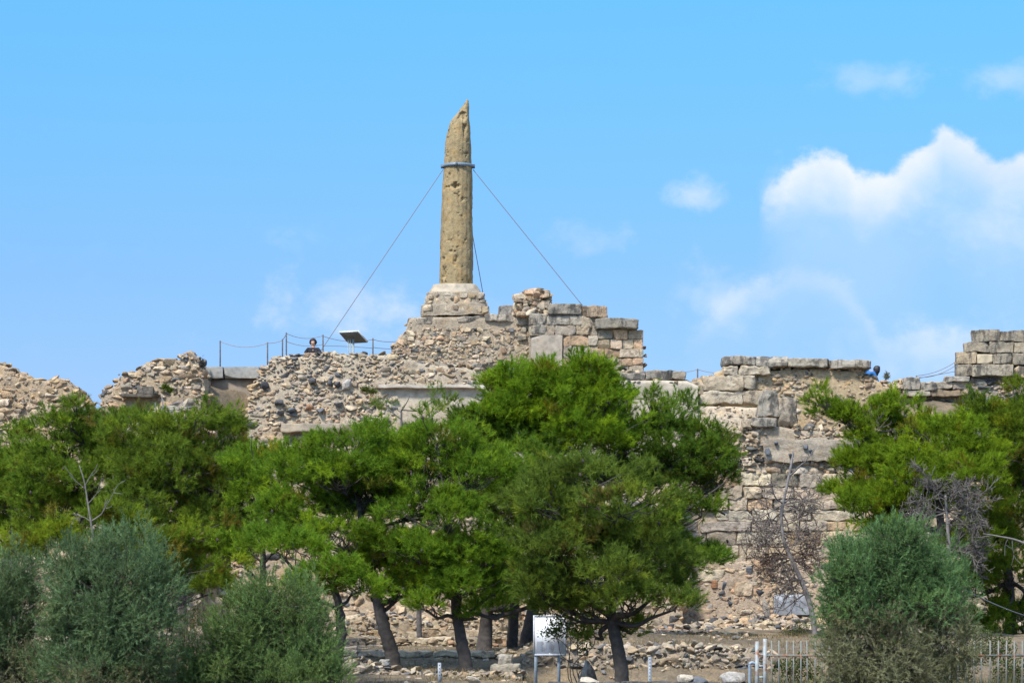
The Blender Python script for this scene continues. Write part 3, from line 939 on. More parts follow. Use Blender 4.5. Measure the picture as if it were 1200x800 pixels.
# conglomerate base wall
w = Wall('mortar_wall', 'pinkish mortared base wall set with dark stones and one big blue-grey slab, under the squared courses', 'wall',
         [(760, 650), (800, 655), (860, 656), (900, 654), (960, 655), (1010, 656)], 752, 90.4, 3.5, 0.02, RUIN, 23)
w.core(M_MORT, (0.42, 0.33, 0.24), amp=0.09, inset=0.0)
w.courses([654, 667, 682, 697, 712, 728], (0.45, 1.2), [('pink', 5), ('tan', 4), ('beige', 5), ('pale', 5), ('grey', 3)], 0.4, 764, 905, 0.05, 0.25)
w.rubble(0.18, [('pink', 5), ('tan', 4), ('beige', 5), ('pale', 4), ('grey', 3)], 0.12, gap=0.5, dep=0.12, edge=False)
w.rubble(0.13, MIX_GREY, 0.18, gap=0.25, dep=0.13, xlo=870, hi=662, lo=700, edge=False).done()
w.part_block('blue_grey_slab', 906, 696, 949, 721, (0.25, 0.265, 0.285), M_PLAS, 0.5, 0.03, 0.2, 8)
for a, b, rx, rz, c in ((849, 685, 4, 6, 'blue'), (856, 706, 4.5, 5, 'dark'), (845, 694, 4, 3, 'dark'), (832, 711, 6, 6, 'grey'), (890, 696, 5, 5, 'dark'), (878, 667, 4, 5, 'blue'), (897, 712, 5, 12, 'grey'), (836, 684, 4, 5, 'rust')):
    p = W(a, b, 90.52)
    mb = MB()
    stone(mb, p, (rx * 0.027, 0.16, rz * 0.027), PAL[c], w.r, PR_SQ)
    mb.build('boulder', M_RUB, w.th)

# scree at the foot
def scree(name, label, cx, n, mix, dark, place, seed, smin, smax):
    r = rng_for(seed)
    mb = MB()
    for k in range(n):
        p = place(r)
        s = r.uniform(smin, smax)
        col_ = pick([('dark', 1), ('blue', 1)], r) if r.random() < dark else pick(mix, r)
        stone(mb, p, (s * r.uniform(1.0, 1.9), s * r.uniform(1, 1.4), s * r.uniform(0.6, 0.9)), col_, r, PR_ROCK, 0.3, True)
    o = mb.build(name, M_RUB)
    tag(o, label, 'rubble', kind='stuff')
    return o


def place_right(r):
    x = r.uniform(-0.6, 10.2)
    t = r.random()
    y = 90.2 - 2.6 * t
    top = np.interp(x, [0, 4.6, 5.6, 7, 8.5, 10], [1.2, 1.2, 1.32, 1.6, 1.6, 1.45])
    z = gz(x, y) + (top - 1.2) * (1 - t) ** 1.2 + r.uniform(-0.08, 0.04)
    return (x, y, z)


scree('rubble_scree', 'loose grey and dark stones spilled at the foot of the mortared base wall', 0, 800, MIX_WARM, 0.12, place_right, 41, 0.05, 0.16)
# earth bank that carries the scree
w = Wall('rubble_wall', 'low stepped footing of dark flat stones behind the front pine trunk', 'wall',
         [(755, 752), (770, 738), (785, 733), (800, 733), (815, 738), (835, 735), (858, 735), (862, 745)], 772, 86.5, 3, 0.0, RUIN, 24)
w.core(M_MORT, (0.36, 0.27, 0.20), amp=0.1)
w.rubble(0.16, [('brown', 3), ('grey', 4), ('pink', 3), ('beige', 3)], 0.25, asp=(1.6, 3.4), gap=0.2).done()


# behind the central pines: long lower rubble wall
w = Wall('rubble_wall', 'long lower rubble wall half hidden behind the central pine crowns', 'wall',
         [(270, 590), (300, 560), (340, 552), (420, 552), (520, 552), (640, 552), (760, 552), (800, 560)], 748, 89.2, 4.2, 0.06, RUIN, 25)
w.core(col=(0.40, 0.32, 0.225), amp=0.18)
w.rubble(0.27, MIX_WARM, 0.09, gap=0.15, dep=0.2, tilt=0.3, asp=(1.0, 2.4)).done()
# foot: long low courses behind the trunks
w = Wall('stone_footing', 'low broken footing of long pale slabs and rubble behind the pine trunks', 'wall',
         [(385, 735), (410, 722), (440, 716), (470, 722), (500, 728), (520, 718), (560, 712), (600, 716), (640, 722), (680, 715), (720, 724), (762, 730), (775, 745)], 768, 82, 2.5, 0.04, RUIN, 26)
w.core(M_MORT, (0.36, 0.29, 0.20), amp=0.16)
w.rubble(0.14, MIX_WARM, 0.10, gap=0.12)
w.courses([738, 747], (0.5, 1.6), MIX_PALE, 0.5, 400, 620, 0.05, 0.35)
w.courses([747, 757], (0.5, 1.6), MIX_PALE, 0.5, 400, 740, 0.05, 0.35).done('stone_facing', M_ASH)

w = Wall('low_wall', 'low pale course of stones running between the pine trunks, above the crumbled grey row', 'wall',
         [(392, 752), (430, 748), (480, 750), (540, 747), (600, 749), (618, 756)], 772, 74, 1.2, 0, None, 34)
w.core(M_MORT, (0.33, 0.27, 0.2), amp=0.08)
w.courses([747, 754, 761], (0.4, 1.2), MIX_PALE, 0.5, 396, 614, 0.05, 0.2)
w.rubble(0.12, MIX_WARM, 0.06, gap=0.15).done('stone_facing', M_ASH)

w = Wall('low_wall', 'low broken pale wall on the terrace behind the front pine trunk', 'wall',
         [(622, 750), (640, 741), (690, 739), (740, 742), (790, 739), (840, 741), (880, 743), (915, 750)], 768, 78, 1.4, 0, None, 35)
w.core(M_MORT, (0.36, 0.295, 0.215), amp=0.10)
w.courses([740, 748, 757], (0.4, 1.3), MIX_PALE, 0.5, 630, 890, 0.06, 0.45)
w.rubble(0.13, MIX_WARM, 0.10, gap=0.12).done('stone_facing', M_ASH)

# R: right bank with low courses
w = Wall('rubble_wall', 'dark tumbled rubble bank topped by a low squared course, at the right', 'wall',
         [(1030, 450), (1045, 446), (1058, 443), (1078, 443), (1080, 447), (1108, 447), (1110, 441), (1130, 441), (1212, 441)], 620, 94.6, 3, 0.08, RUIN, 27)
w.core(col=(0.30, 0.26, 0.21), amp=0.14)
w.rubble(0.17, MIX_GREY, 0.28, lo=560, hi=463, tilt=0.35, gap=0.08, edge=False, big=0.08)
w.rubble(0.2, MIX_GREY, 0.2, lo=620, hi=560, edge=False)
w.courses([446.5, 456, 464], (0.6, 1.3), MIX_GREY, 0.6, 1060, 1135, 0.06, 0.05)
w.rubble(0.15, MIX_GREY, 0.3, lo=464, hi=440, xlo=1130, xhi=1212, tilt=0.35)
w.rubble(0.15, MIX_GREY, 0.1, lo=464, hi=440, xlo=1030, xhi=1062, tilt=0.35).done()
for a, b, y0, y1 in ((1060, 1078, 442, 457), (1080, 1098, 448, 457.5), (1108, 1136, 441, 448)):
    w.part_block('squared_block', a, y0, b, y1, GREYC, M_GREY, 0.8, 0.05, 0.08, 9)
# S: big stacked blocks at the right edge
w = Wall('ashlar_stack', 'four stepped courses of big dark squared blocks at the right edge', 'wall',
         [(1138, 441), (1139, 416), (1149, 403), (1157, 390), (1215, 389)], 446, 94.8, 3, 0, RUIN, 28)
w.core(M_MORT, (0.2, 0.17, 0.13), amp=0.03, inset=0.3, drop=0.15)
for a, b, y0, y1, c in ((1139, 1172, 386, 399.6, DGREY), (1172.5, 1212, 387, 400, DGREY), (1131, 1159, 400, 412.2, DGREY), (1159.5, 1188, 400.5, 413, DGREY), (1188.5, 1212, 400.5, 413, GREYC), (1120, 1145, 412.6, 426, WARMC), (1163.5, 1186, 414, 426, DGREY), (1186.5, 1214, 413.5, 427, DGREY), (1121.5, 1139, 427, 440.5, DGREY), (1139.5, 1188, 426.5, 440, GREYC), (1189, 1215, 428, 441, WARMC)):
    w.part_block('squared_block', a, y0, b, y1, np.array(c) * np.array([1.12, 1.08, 1.0]), M_GREY, 0.42, 0.035, 0.0, 16, tilt=0.008)
w.part_block('squared_block', 1145.3, 415, 1163.3, 426, (0.46, 0.39, 0.27), M_PLAS, 1.2, 0.01, 0.03, 24, label='pale repair block with faint grooves')

# ------------------------------------------------------------------ foreground ruins
w = Wall('terrace_wall', 'low foreground rubble terrace wall behind the sign board', 'wall',
         [(612, 772), (622, 764), (640, 759), (700, 757), (770, 757), (830, 757), (880, 760), (905, 766)], 808, 66, 1.4, 0.05, None, 29)
w.core(M_MORT, (0.30, 0.25, 0.19), amp=0.10)
w.rubble(0.13, MIX_GREY, 0.14, dep=0.15, tilt=0.3, asp=(1.1, 2.3), big=0.06).done()
w.part_block('sill_slab', 668, 777, 690, 781, (0.40, 0.37, 0.33), M_GREY, 0.3, 0.02, 0.08, 9)
w = Wall('low_wall', 'nearly level line of low pale stones left of the sign board', 'wall',
         [(398, 770), (420, 765), (470, 765), (530, 768), (590, 770), (612, 776)], 784, 69, 0.9, 0, None, 30)
w.core(M_MORT, (0.30, 0.25, 0.18), amp=0.08)
w.rubble(0.12, MIX_GREY, 0.08, gap=0.2, asp=(1.5, 3.5), dep=0.14)
w.courses([762, 769], (0.5, 1.1), MIX_PALE, 0.4, 400, 580, 0.04, 0.25).done()
w = Wall('low_wall', 'crumbled grey stone row at the bottom edge beside the leaning pine trunk', 'wall',
         [(380, 782), (393, 775), (420, 772), (440, 778), (470, 783), (500, 789), (540, 791), (578, 788), (612, 786)], 815, 62, 1.6, 0, None, 33)
w.core(M_MORT, (0.27, 0.235, 0.19), amp=0.10)
w.rubble(0.12, MIX_GREY, 0.06, gap=0.08, asp=(1.2, 2.6), dep=0.15).done()
r = rng_for(51)
for (a, b, y0, y1, Y, c, lab) in ((577, 611, 778, 806, 63, (0.36, 0.32, 0.25), 'big squared pale block lying left of the sign posts'), (585, 600, 767, 779, 63.1, (0.36, 0.33, 0.28), 'small pale block resting on the bigger squared one'), (443, 456, 774, 782, 64, (0.34, 0.33, 0.30), 'flat grey slab lying left of the leaning pine trunk foot'), (401, 418, 757, 767, 70, (0.27, 0.24, 0.2), 'dark squared block at the left end of the low stones')):
    mb = MB()
    block(mb, a, y0, b, y1, Y, 0.55, c, r, 0.04, 8, 0.05)
    o = mb.build('stone_block', M_ASH, origin=W((a + b) / 2, y1, Y + 0.27))
    tag(o, lab, 'stone block', 'loose squared blocks under the pines')
mb = MB()
p = W(687, 803, 60.5)
stone(mb, (p[0], p[1], 0.32), (0.30, 0.2, 0.46), (0.27, 0.255, 0.23), r)
v = mb.v[0]
t = (v[:, 2] - v[:, 2].min()) / np.ptp(v[:, 2])
v[:, 0] = p[0] + (v[:, 0] - p[0]) * (1.35 - 1.05 * t)
tag(mb.build('standing_rock', M_GREY, origin=(p[0], p[1], 0.2)), 'dark pointed rock standing in front of the terrace wall', 'rock')
for (a, b, s_, c, lab) in ((555, 797, 0.10, 'pale', 'small pale stone by the second pine trunk foot'), (690, 800, 0.13, 'pale', 'pale stone at the bottom edge left of the front pine trunk'), (803, 795, 0.12, 'pale', 'white pointed stone at the bottom edge below the terrace wall'), (818, 798, 0.14, 'blue', 'bluish stone at the bottom edge below the terrace wall'), (857, 796, 0.2, 'lgrey', 'long light grey slab at the bottom edge near the bent pipe')):
    mb = MB()
    q_ = W(a, b, 57.5)
    stone(mb, (q_[0], q_[1], q_[2]), (s_ * 1.5, s_, s_ * 0.9), PAL[c], r)
    tag(mb.build('loose_stone', M_RUB, origin=(q_[0], q_[1], q_[2] - s_ * 0.8)), lab, 'stone', 'loose stones along the bottom edge')
# kerb that carries the loose stones
mb = MB()
a, b = W(640, 799, 57.3), W(905, 799, 57.3)
for k in range(9):
    x0_, x1_ = a[0] + (b[0] - a[0]) * k / 9, a[0] + (b[0] - a[0]) * (k + 1) / 9
    kx0, kx1 = 600 + x0_ * F / 57.3, 600 + x1_ * F / 57.3
    block(mb, kx0 + .3, 798.5, kx1 - .3, 822, 57.3, 0.45, (0.12, 0.115, 0.11), r, 0.02, 12)
tag(mb.build('stone_kerb', M_GREY), 'low dark stone kerb running along the bottom edge to the gate', 'kerb')


def place_front(r):
    x = r.uniform(-4.6, 6)
    y = r.uniform(58, 76)
    return (x, y, gz(x, y) - 0.01)


scree('ground_rubble', 'small loose stones scattered on the earth under the pines', 0, 420, MIX_GREY, 0.1, place_front, 42, 0.03, 0.08)


def place_left(r):
    x = r.uniform(-18.5, -8)
    y = r.uniform(72, 92)
    return (x, y, gz(x, y) + 0.05)


scree('hill_rubble', 'pale stones strewn over the earth slope behind the left pines', 0, 1600, MIX_PALE, 0.05, place_left, 43, 0.07, 0.26)


def place_bank(r):
    x = r.uniform(11, 19)
    y = r.uniform(80, 94)
    return (x, y, gz(x, y) + 0.05)


scree('bank_rubble', 'grey stones strewn over the slope behind the right pines', 0, 900, MIX_GREY, 0.15, place_bank, 44, 0.07, 0.22)


# ------------------------------------------------------------------ vegetation
def needles(mb, B, D, Ln, Wd, colr, r):
    n = len(B)
    side = unit(np.cross(D, r.normal(size=(n, 3)))) * (Wd / 2)[:, None]
    v = np.stack([B - side, B + side, B + D * Ln[:, None]], 1).reshape(-1, 3)
    t = np.arange(n * 3).reshape(n, 3)
    mb.add(v, None, t, np.repeat(colr, 3, axis=0))


def limb(mb, a, b, r0, r1, r, colr, bow=0.12, sides=6, sag=0.0):
    a, b = np.asarray(a, float), np.asarray(b, float)
    L_ = np.linalg.norm(b - a)
    m1 = a + (b - a) * 0.35 + r.normal(size=3) * bow * L_ + [0, 0, -sag * L_]
    m2 = a + (b - a) * 0.7 + r.normal(size=3) * bow * L_ + [0, 0, -sag * 0.4 * L_]
    p = catmull([a, m1, m2, b], 4)
    tube(mb, p, np.linspace(r0, r1, len(p)), sides, colr, cap=False)
    return p


BARK = (0.055, 0.047, 0.042)
GREYBARK = (0.16, 0.15, 0.15)
PINES = 'pines growing below the ruin'


def pine(label, base, trunk, blobs, Y, seed, green=(0.085, 0.150, 0.012), r0=0.16, dens=1.0, name='pine_tree', spread=1.0, tufts=14, nn=30, group=PINES, bark=BARK, sr=0.29, bare=0.0, cat='tree', cull=-0.20):
    """blobs: foliage pads (px,py,rx,ry) of the crown; trunk: photograph points the stem passes"""
    r = rng_for(seed)
    bx = W(base[0], 0, Y)[0]
    bz = gz(bx, Y) - 0.06
    th_ = thing(name, label, cat, (bx, Y, bz), group)
    tp = [np.array([bx, Y, bz])]
    for k, (a, b) in enumerate(trunk):
        q_ = W(a, b, Y)
        q_[1] += r.normal() * 0.05
        tp.append(q_)
    tp = catmull(tp, 7)
    mt = MB()
    rad = r0 * np.linspace(1, 0.35, len(tp))
    rad[0] *= 1.2
    tpj = tp + r.normal(size=tp.shape) * np.array([0.008, 0.008, 0])
    tube(mt, tpj, rad, 10, bark)
    mc = MB()
    green = np.array(green) * np.array([1.47, 1.47, 1.75])
    for (a, b, rx, ry, *rest) in blobs:
        dy = rest[0] if rest else r.normal() * 0.45 * spread
        c = W(a, b, Y + dy)
        k = (Y + dy) / F
        R = np.array([rx * k, rx * k * 0.85, ry * k])
        # limb from the stem to the pad
        want = c[2] - 0.35 * np.linalg.norm(c[:2] - tp[len(tp) // 2][:2]) - 0.2
        j = int(np.argmin(np.abs(tp[:, 2] - want)))
        j = max(j, int(len(tp) * 0.42))
        lr = max(0.02, rad[j] * 0.5)
        lp = limb(mt, tpj[j], c + [0, 0, -R[2] * 0.3], lr, lr * 0.35, r, bark, 0.08, 6, 0.05)
        ns = int(dens * 2.35 * 4 * (R[0] * R[1] * R[2]) ** (2 / 3) / (sr * sr)) + 3
        o = unit(r.normal(size=(ns, 3)))
        o[:, 2] = np.where(o[:, 2] < -0.25, -o[:, 2] * 0.8, o[:, 2])
        o = unit(o)
        rr = r.uniform(0.30, 1.0, ns) ** 0.6
        stray = r.random(ns) < 0.20
        rr = np.where(stray, r.uniform(1.0, 1.45, ns), rr)
        sc = c + o * R * rr[:, None]
        keep = (r.random(ns) < np.where(o[:, 1] > 0.35, 0.55, 1.0)) & (vnoise(sc, 1.6, seed + 3) > cull)
        sc, o = sc[keep], o[keep]
        ns = len(sc)
        # twigs
        for i in range(0, ns, 2):
            s0 = lp[r.integers(len(lp) // 2, len(lp))]
            limb(mt, s0, sc[i], 0.018, 0.006, r, bark, 0.08, 3)
        for i in range(0, ns, 9):  # dark cones among the needles
            p_ = sc[i] + r.normal(size=3) * sr * 0.5
            tube(mt, [p_, p_ + [0.01, -0.02, -0.04], p_ + [0.02, -0.03, -0.09]], [0.02, 0.034, 0.012], 5, (0.045, 0.034, 0.03))
        bare_i = r.random(ns) < bare
        hue = r.normal(size=ns)
        m = tufts
        n_t = ns * m
        cen = np.repeat(sc, m, axis=0)
        od = np.repeat(o, m, axis=0)
        q_ = unit(r.normal(size=(n_t, 3))) * (r.random(n_t) ** 0.45)[:, None] * sr * np.array([1, 1, 0.62])
        q_[:, 2] += sr * 0.15 - 0.25 * (q_[:, 0] ** 2 + q_[:, 1] ** 2) / sr
        tb = cen + q_
        td = unit(od * 0.7 + q_ / sr * 0.9 + np.array([0, 0, 0.55]) + r.normal(size=(n_t, 3)) * 0.35)
        keep = ~np.repeat(bare_i, m)
        tb, td, hu = tb[keep], td[keep], np.repeat(hue, m)[keep]
        n_t = len(tb)
        if not n_t:
            continue
        tu = hu * 0.16 + r.normal(size=n_t) * 0.16
        B = np.repeat(tb, nn, axis=0)
        D = np.repeat(td, nn, axis=0)
        n = len(B)
        t = r.random(n)
        B = B + D * (t * 0.16)[:, None]
        D2 = unit(D * 0.8 + r.normal(size=(n, 3)) * 0.50)
        cc = green[None, :] * (1 + np.repeat(tu, nn))[:, None]
        yel = np.repeat(np.clip(hu, 0, 2) * 0.12, nn)
        cc = cc * np.stack([1 + yel, 1 + yel * 0.3, 1 - yel], 1)
        old = np.repeat(np.repeat(r.random(ns)[~bare_i] < 0.05, m), nn)
        cc = np.where(old[:, None], cc * np.array([1.15, 0.72, 1.1]), cc)
        needles(mc, B, D2, r.uniform(0.09, 0.16, n), r.uniform(0.009, 0.016, n), np.clip(cc, 0.004, 0.45), r)
    mt.build('trunk', M_BARK, th_, True)
    mc.build('crown', M_NEED, th_)
    return th_


YG = (0.088, 0.145, 0.018)
MG = (0.085, 0.150, 0.014)
DG = (0.070, 0.125, 0.016)

pine('pine with a trunk leaning left, second trunk from the left tamarisk', (463, 783), [(458, 760), (450, 735), (443, 705), (437, 670), (428, 630), (420, 590)],
     [(395, 560, 50, 32), (445, 545, 48, 34), (425, 590, 60, 35), (362, 585, 42, 26), (478, 600, 45, 38), (395, 632, 50, 20), (352, 550, 32, 22), (470, 692, 26, 26), (458, 650, 45, 25), (372, 530, 22, 15), (415, 520, 35, 18), (360, 622, 45, 18), (450, 722, 14, 16), (330, 600, 30, 20), (420, 665, 36, 18), (488, 680, 22, 22), (385, 600, 40, 24), (465, 570, 40, 26)], 66, 101, MG, 0.19)
pine('pine with a slim straight trunk standing left of the big squared block', (548, 787), [(543, 762), (537, 730), (532, 690), (528, 640), (525, 580)],
     [(520, 525, 48, 32), (490, 555, 42, 34), (552, 560, 48, 38), (518, 610, 58, 38), (560, 640, 44, 36), (498, 655, 42, 30), (580, 690, 28, 28), (540, 690, 40, 20), (505, 500, 30, 16), (560, 720, 18, 16), (585, 655, 30, 26), (515, 685, 34, 20), (545, 665, 40, 24), (500, 600, 40, 28), (590, 620, 30, 24), (590, 712, 20, 16), (500, 710, 16, 14)], 65, 102, MG, 0.17)
pine('stout short trunked pine behind the slim straight one', (567, 762), [(569, 740), (571, 710), (574, 660), (580, 600)],
     [(585, 525, 44, 36), (625, 565, 44, 38), (592, 600, 44, 38), (612, 650, 40, 34), (560, 500, 32, 20), (570, 715, 22, 12), (640, 600, 40, 34), (610, 690, 38, 22), (640, 690, 36, 20), (560, 560, 40, 30)], 72, 103, DG, 0.22, cull=-0.40)
pine('tallest pine, its bright crown rising in front of the pier', (600, 760), [(601, 735), (604, 690), (610, 620), (625, 550), (645, 490), (660, 450)],
     [(598, 462, 36, 26), (632, 450, 34, 20), (662, 462, 45, 36), (690, 438, 20, 14), (690, 445, 26, 20), (640, 490, 70, 30), (590, 490, 30, 20), (702, 470, 30, 28), (620, 520, 60, 34), (680, 520, 60, 38), (600, 440, 14, 8), (660, 428, 12, 6), (720, 520, 30, 30)], 73, 104, (0.095, 0.165, 0.012), 0.16, cull=-0.45)
pine('broad pine whose right side hangs dark boughs before the squared courses', (617, 762), [(620, 735), (635, 680), (665, 620), (705, 560), (745, 510)],
     [(745, 490, 36, 24), (762, 465, 22, 14), (795, 478, 24, 14), (720, 500, 38, 28), (770, 520, 45, 30), (800, 545, 42, 32), (826, 512, 24, 16), (838, 565, 22, 24), (780, 575, 45, 30), (740, 565, 50, 34), (822, 600, 30, 18), (812, 660, 34, 14), (838, 652, 18, 10), (790, 640, 25, 18), (760, 620, 40, 30), (845, 530, 14, 14), (800, 680, 18, 8), (790, 510, 34, 20), (812, 575, 34, 24), (850, 600, 12, 10), (850, 560, 14, 16), (770, 660, 26, 18)], 74, 105, DG, 0.20, cull=-0.30)
pine('front pine with a bare lower trunk right of the sign board', (731, 797), [(727, 775), (721, 745), (716, 715), (712, 680), (708, 630), (700, 580)],
     [(700, 560, 48, 28), (650, 590, 48, 32), (742, 600, 52, 32), (690, 630, 58, 32), (642, 650, 42, 32), (752, 650, 46, 32), (700, 680, 58, 26), (782, 690, 25, 22), (740, 706, 44, 18), (642, 700, 32, 18), (698, 745, 18, 10), (680, 715, 24, 14), (740, 740, 14, 8), (660, 555, 34, 20), (630, 680, 40, 22), (660, 715, 26, 14), (780, 660, 34, 26), (790, 710, 20, 14), (720, 640, 50, 30)], 60, 106, (0.084, 0.125, 0.020), 0.17)
pine('pine with a dark trunk rising beside the greener tamarisk', (388, 805), [(393, 775), (400, 742), (396, 705), (385, 670)],
     [(350, 650, 38, 18), (392, 676, 38, 15), (328, 638, 36, 16), (422, 690, 22, 12), (365, 690, 25, 12)], 58, 107, MG, 0.16, 0.8)
pine('yellow-green pine growing up to the gap between the left rubble walls', (95, 770), [(92, 700), (95, 640), (100, 580), (100, 520)],
     [(85, 498, 28, 16), (75, 530, 46, 24), (120, 520, 42, 24), (150, 500, 34, 16), (58, 560, 45, 25), (110, 570, 50, 26), (90, 475, 10, 8), (130, 545, 40, 22), (60, 500, 26, 16), (150, 545, 36, 24), (80, 600, 50, 28), (130, 595, 44, 26), (40, 585, 30, 20)], 74, 111, YG, 0.15, 0.9, bare=0.1)
pine('wide olive-green pine filling the slope below the broken tower', (215, 780), [(213, 720), (212, 660), (208, 600), (205, 550)],
     [(170, 518, 42, 24), (215, 505, 42, 20), (258, 530, 38, 28), (200, 560, 58, 34), (255, 580, 44, 34), (170, 585, 48, 30), (220, 622, 58, 30), (272, 612, 32, 26), (160, 625, 45, 26), (230, 490, 26, 12), (265, 500, 20, 14), (240, 655, 40, 18), (165, 548, 40, 26), (230, 535, 44, 26), (285, 560, 24, 26), (200, 600, 50, 26), (275, 640, 32, 20), (190, 650, 44, 22), (150, 500, 30, 16)], 72, 112, (0.088, 0.135, 0.018), 0.18, 0.9, bare=0.14, bark=(0.08, 0.07, 0.066))
pine('pine cut by the left edge under the ochre rubble wall', (18, 770), [(18, 700), (15, 640), (12, 560)],
     [(8, 515, 26, 18), (20, 560, 35, 25), (2, 590, 30, 20), (48, 598, 30, 22), (0, 545, 25, 20), (15, 625, 35, 18), (35, 540, 22, 14), (30, 575, 34, 20), (45, 625, 34, 18), (-10, 600, 24, 30)], 78, 113, YG, 0.15, 0.9)
pine('narrow loose pine between the olive-green pine and the leaning one', (308, 780), [(308, 720), (308, 660), (306, 600), (300, 550)],
     [(303, 545, 26, 22), (300, 590, 30, 26), (322, 570, 22, 18), (290, 640, 36, 20), (295, 505, 10, 14), (275, 555, 20, 20), (312, 610, 24, 22), (325, 640, 26, 18), (290, 665, 30, 16), (318, 545, 16, 16)], 70, 114, MG, 0.11, 0.75, bare=0.1)
pine('low yellow pine just above the two grey tamarisks', (140, 790), [(140, 740), (138, 690), (135, 650)],
     [(100, 640, 45, 20), (60, 632, 35, 22), (180, 645, 50, 20), (232, 668, 36, 16), (140, 615, 35, 20), (200, 690, 30, 20), (30, 650, 30, 20), (215, 640, 34, 20), (250, 690, 22, 14), (150, 670, 40, 22)], 68, 115, (0.100, 0.150, 0.016), 0.14, 0.9)
# sparse young top
pine('thin sparse young pine top in front of the plaster ledge', (492, 745), [(490, 690), (487, 620), (482, 560), (472, 520), (470, 480)],
     [(440, 466, 14, 6), (480, 462, 12, 8), (470, 480, 18, 10), (508, 484, 18, 9), (522, 475, 10, 7), (452, 492, 16, 8), (432, 480, 9, 5), (495, 505, 20, 9), (462, 510, 18, 9), (440, 510, 18, 8), (512, 462, 8, 6)], 80, 116, (0.085, 0.13, 0.022), 0.08, 0.24, tufts=10, nn=20, bark=(0.10, 0.09, 0.085), sr=0.26)

pine('leaning pine whose pads reach left below the people by the capstones', (1065, 775), [(1062, 720), (1058, 660), (1050, 600), (1035, 545), (1018, 500)],
     [(1000, 468, 26, 12), (968, 470, 18, 13), (986, 492, 16, 8), (1045, 478, 28, 12), (1068, 490, 24, 13), (1020, 470, 18, 7), (1012, 545, 28, 18), (1042, 538, 38, 22), (990, 578, 22, 12), (960, 462, 10, 8), (980, 460, 12, 8), (1020, 490, 22, 10), (1050, 560, 36, 22), (1010, 580, 24, 14), (1000, 548, 18, 12), (1030, 495, 42, 20), (1062, 512, 38, 22), (1002, 492, 26, 16), (978, 485, 16, 12), (1080, 500, 26, 18), (1010, 515, 22, 12), (1022, 482, 36, 12)], 75, 121, (0.10, 0.16, 0.012), 0.17, 0.85, bark=(0.09, 0.08, 0.078))
pine('full rounded pine behind the right tamarisk', (1110, 775), [(1108, 700), (1104, 640), (1100, 580), (1098, 530)],
     [(1090, 515, 42, 22), (1112, 540, 52, 32), (1062, 560, 38, 22), (1130, 510, 28, 20), (1032, 590, 45, 18), (1092, 588, 48, 18), (1002, 600, 22, 18), (992, 622, 22, 16), (1080, 540, 30, 22), (1020, 625, 32, 20), (1130, 560, 40, 26), (1060, 595, 44, 22), (1140, 590, 34, 24), (1060, 625, 44, 22), (1120, 640, 44, 28), (1150, 540, 30, 22)], 73, 122, (0.10, 0.16, 0.012), 0.17, 0.9, bare=0.05)
pine('dark pine cut by the right edge above the iron fence', (1185, 775), [(1183, 700), (1180, 620), (1178, 540)],
     [(1180, 500, 38, 24), (1197, 455, 10, 8), (1170, 540, 40, 30), (1200, 560, 35, 35), (1190, 612, 34, 34), (1182, 680, 34, 36), (1202, 735, 25, 32), (1152, 612, 26, 20), (1150, 480, 26, 14), (1160, 730, 30, 26), (1160, 500, 34, 20), (1205, 520, 30, 26), (1165, 570, 36, 26), (1160, 650, 40, 32), (1205, 650, 26, 40), (1140, 690, 36, 32), (1185, 755, 40, 26), (1130, 745, 34, 30), (1205, 480, 20, 14)], 76, 123, (0.088, 0.135, 0.014), 0.17, 0.9, bare=0.08)


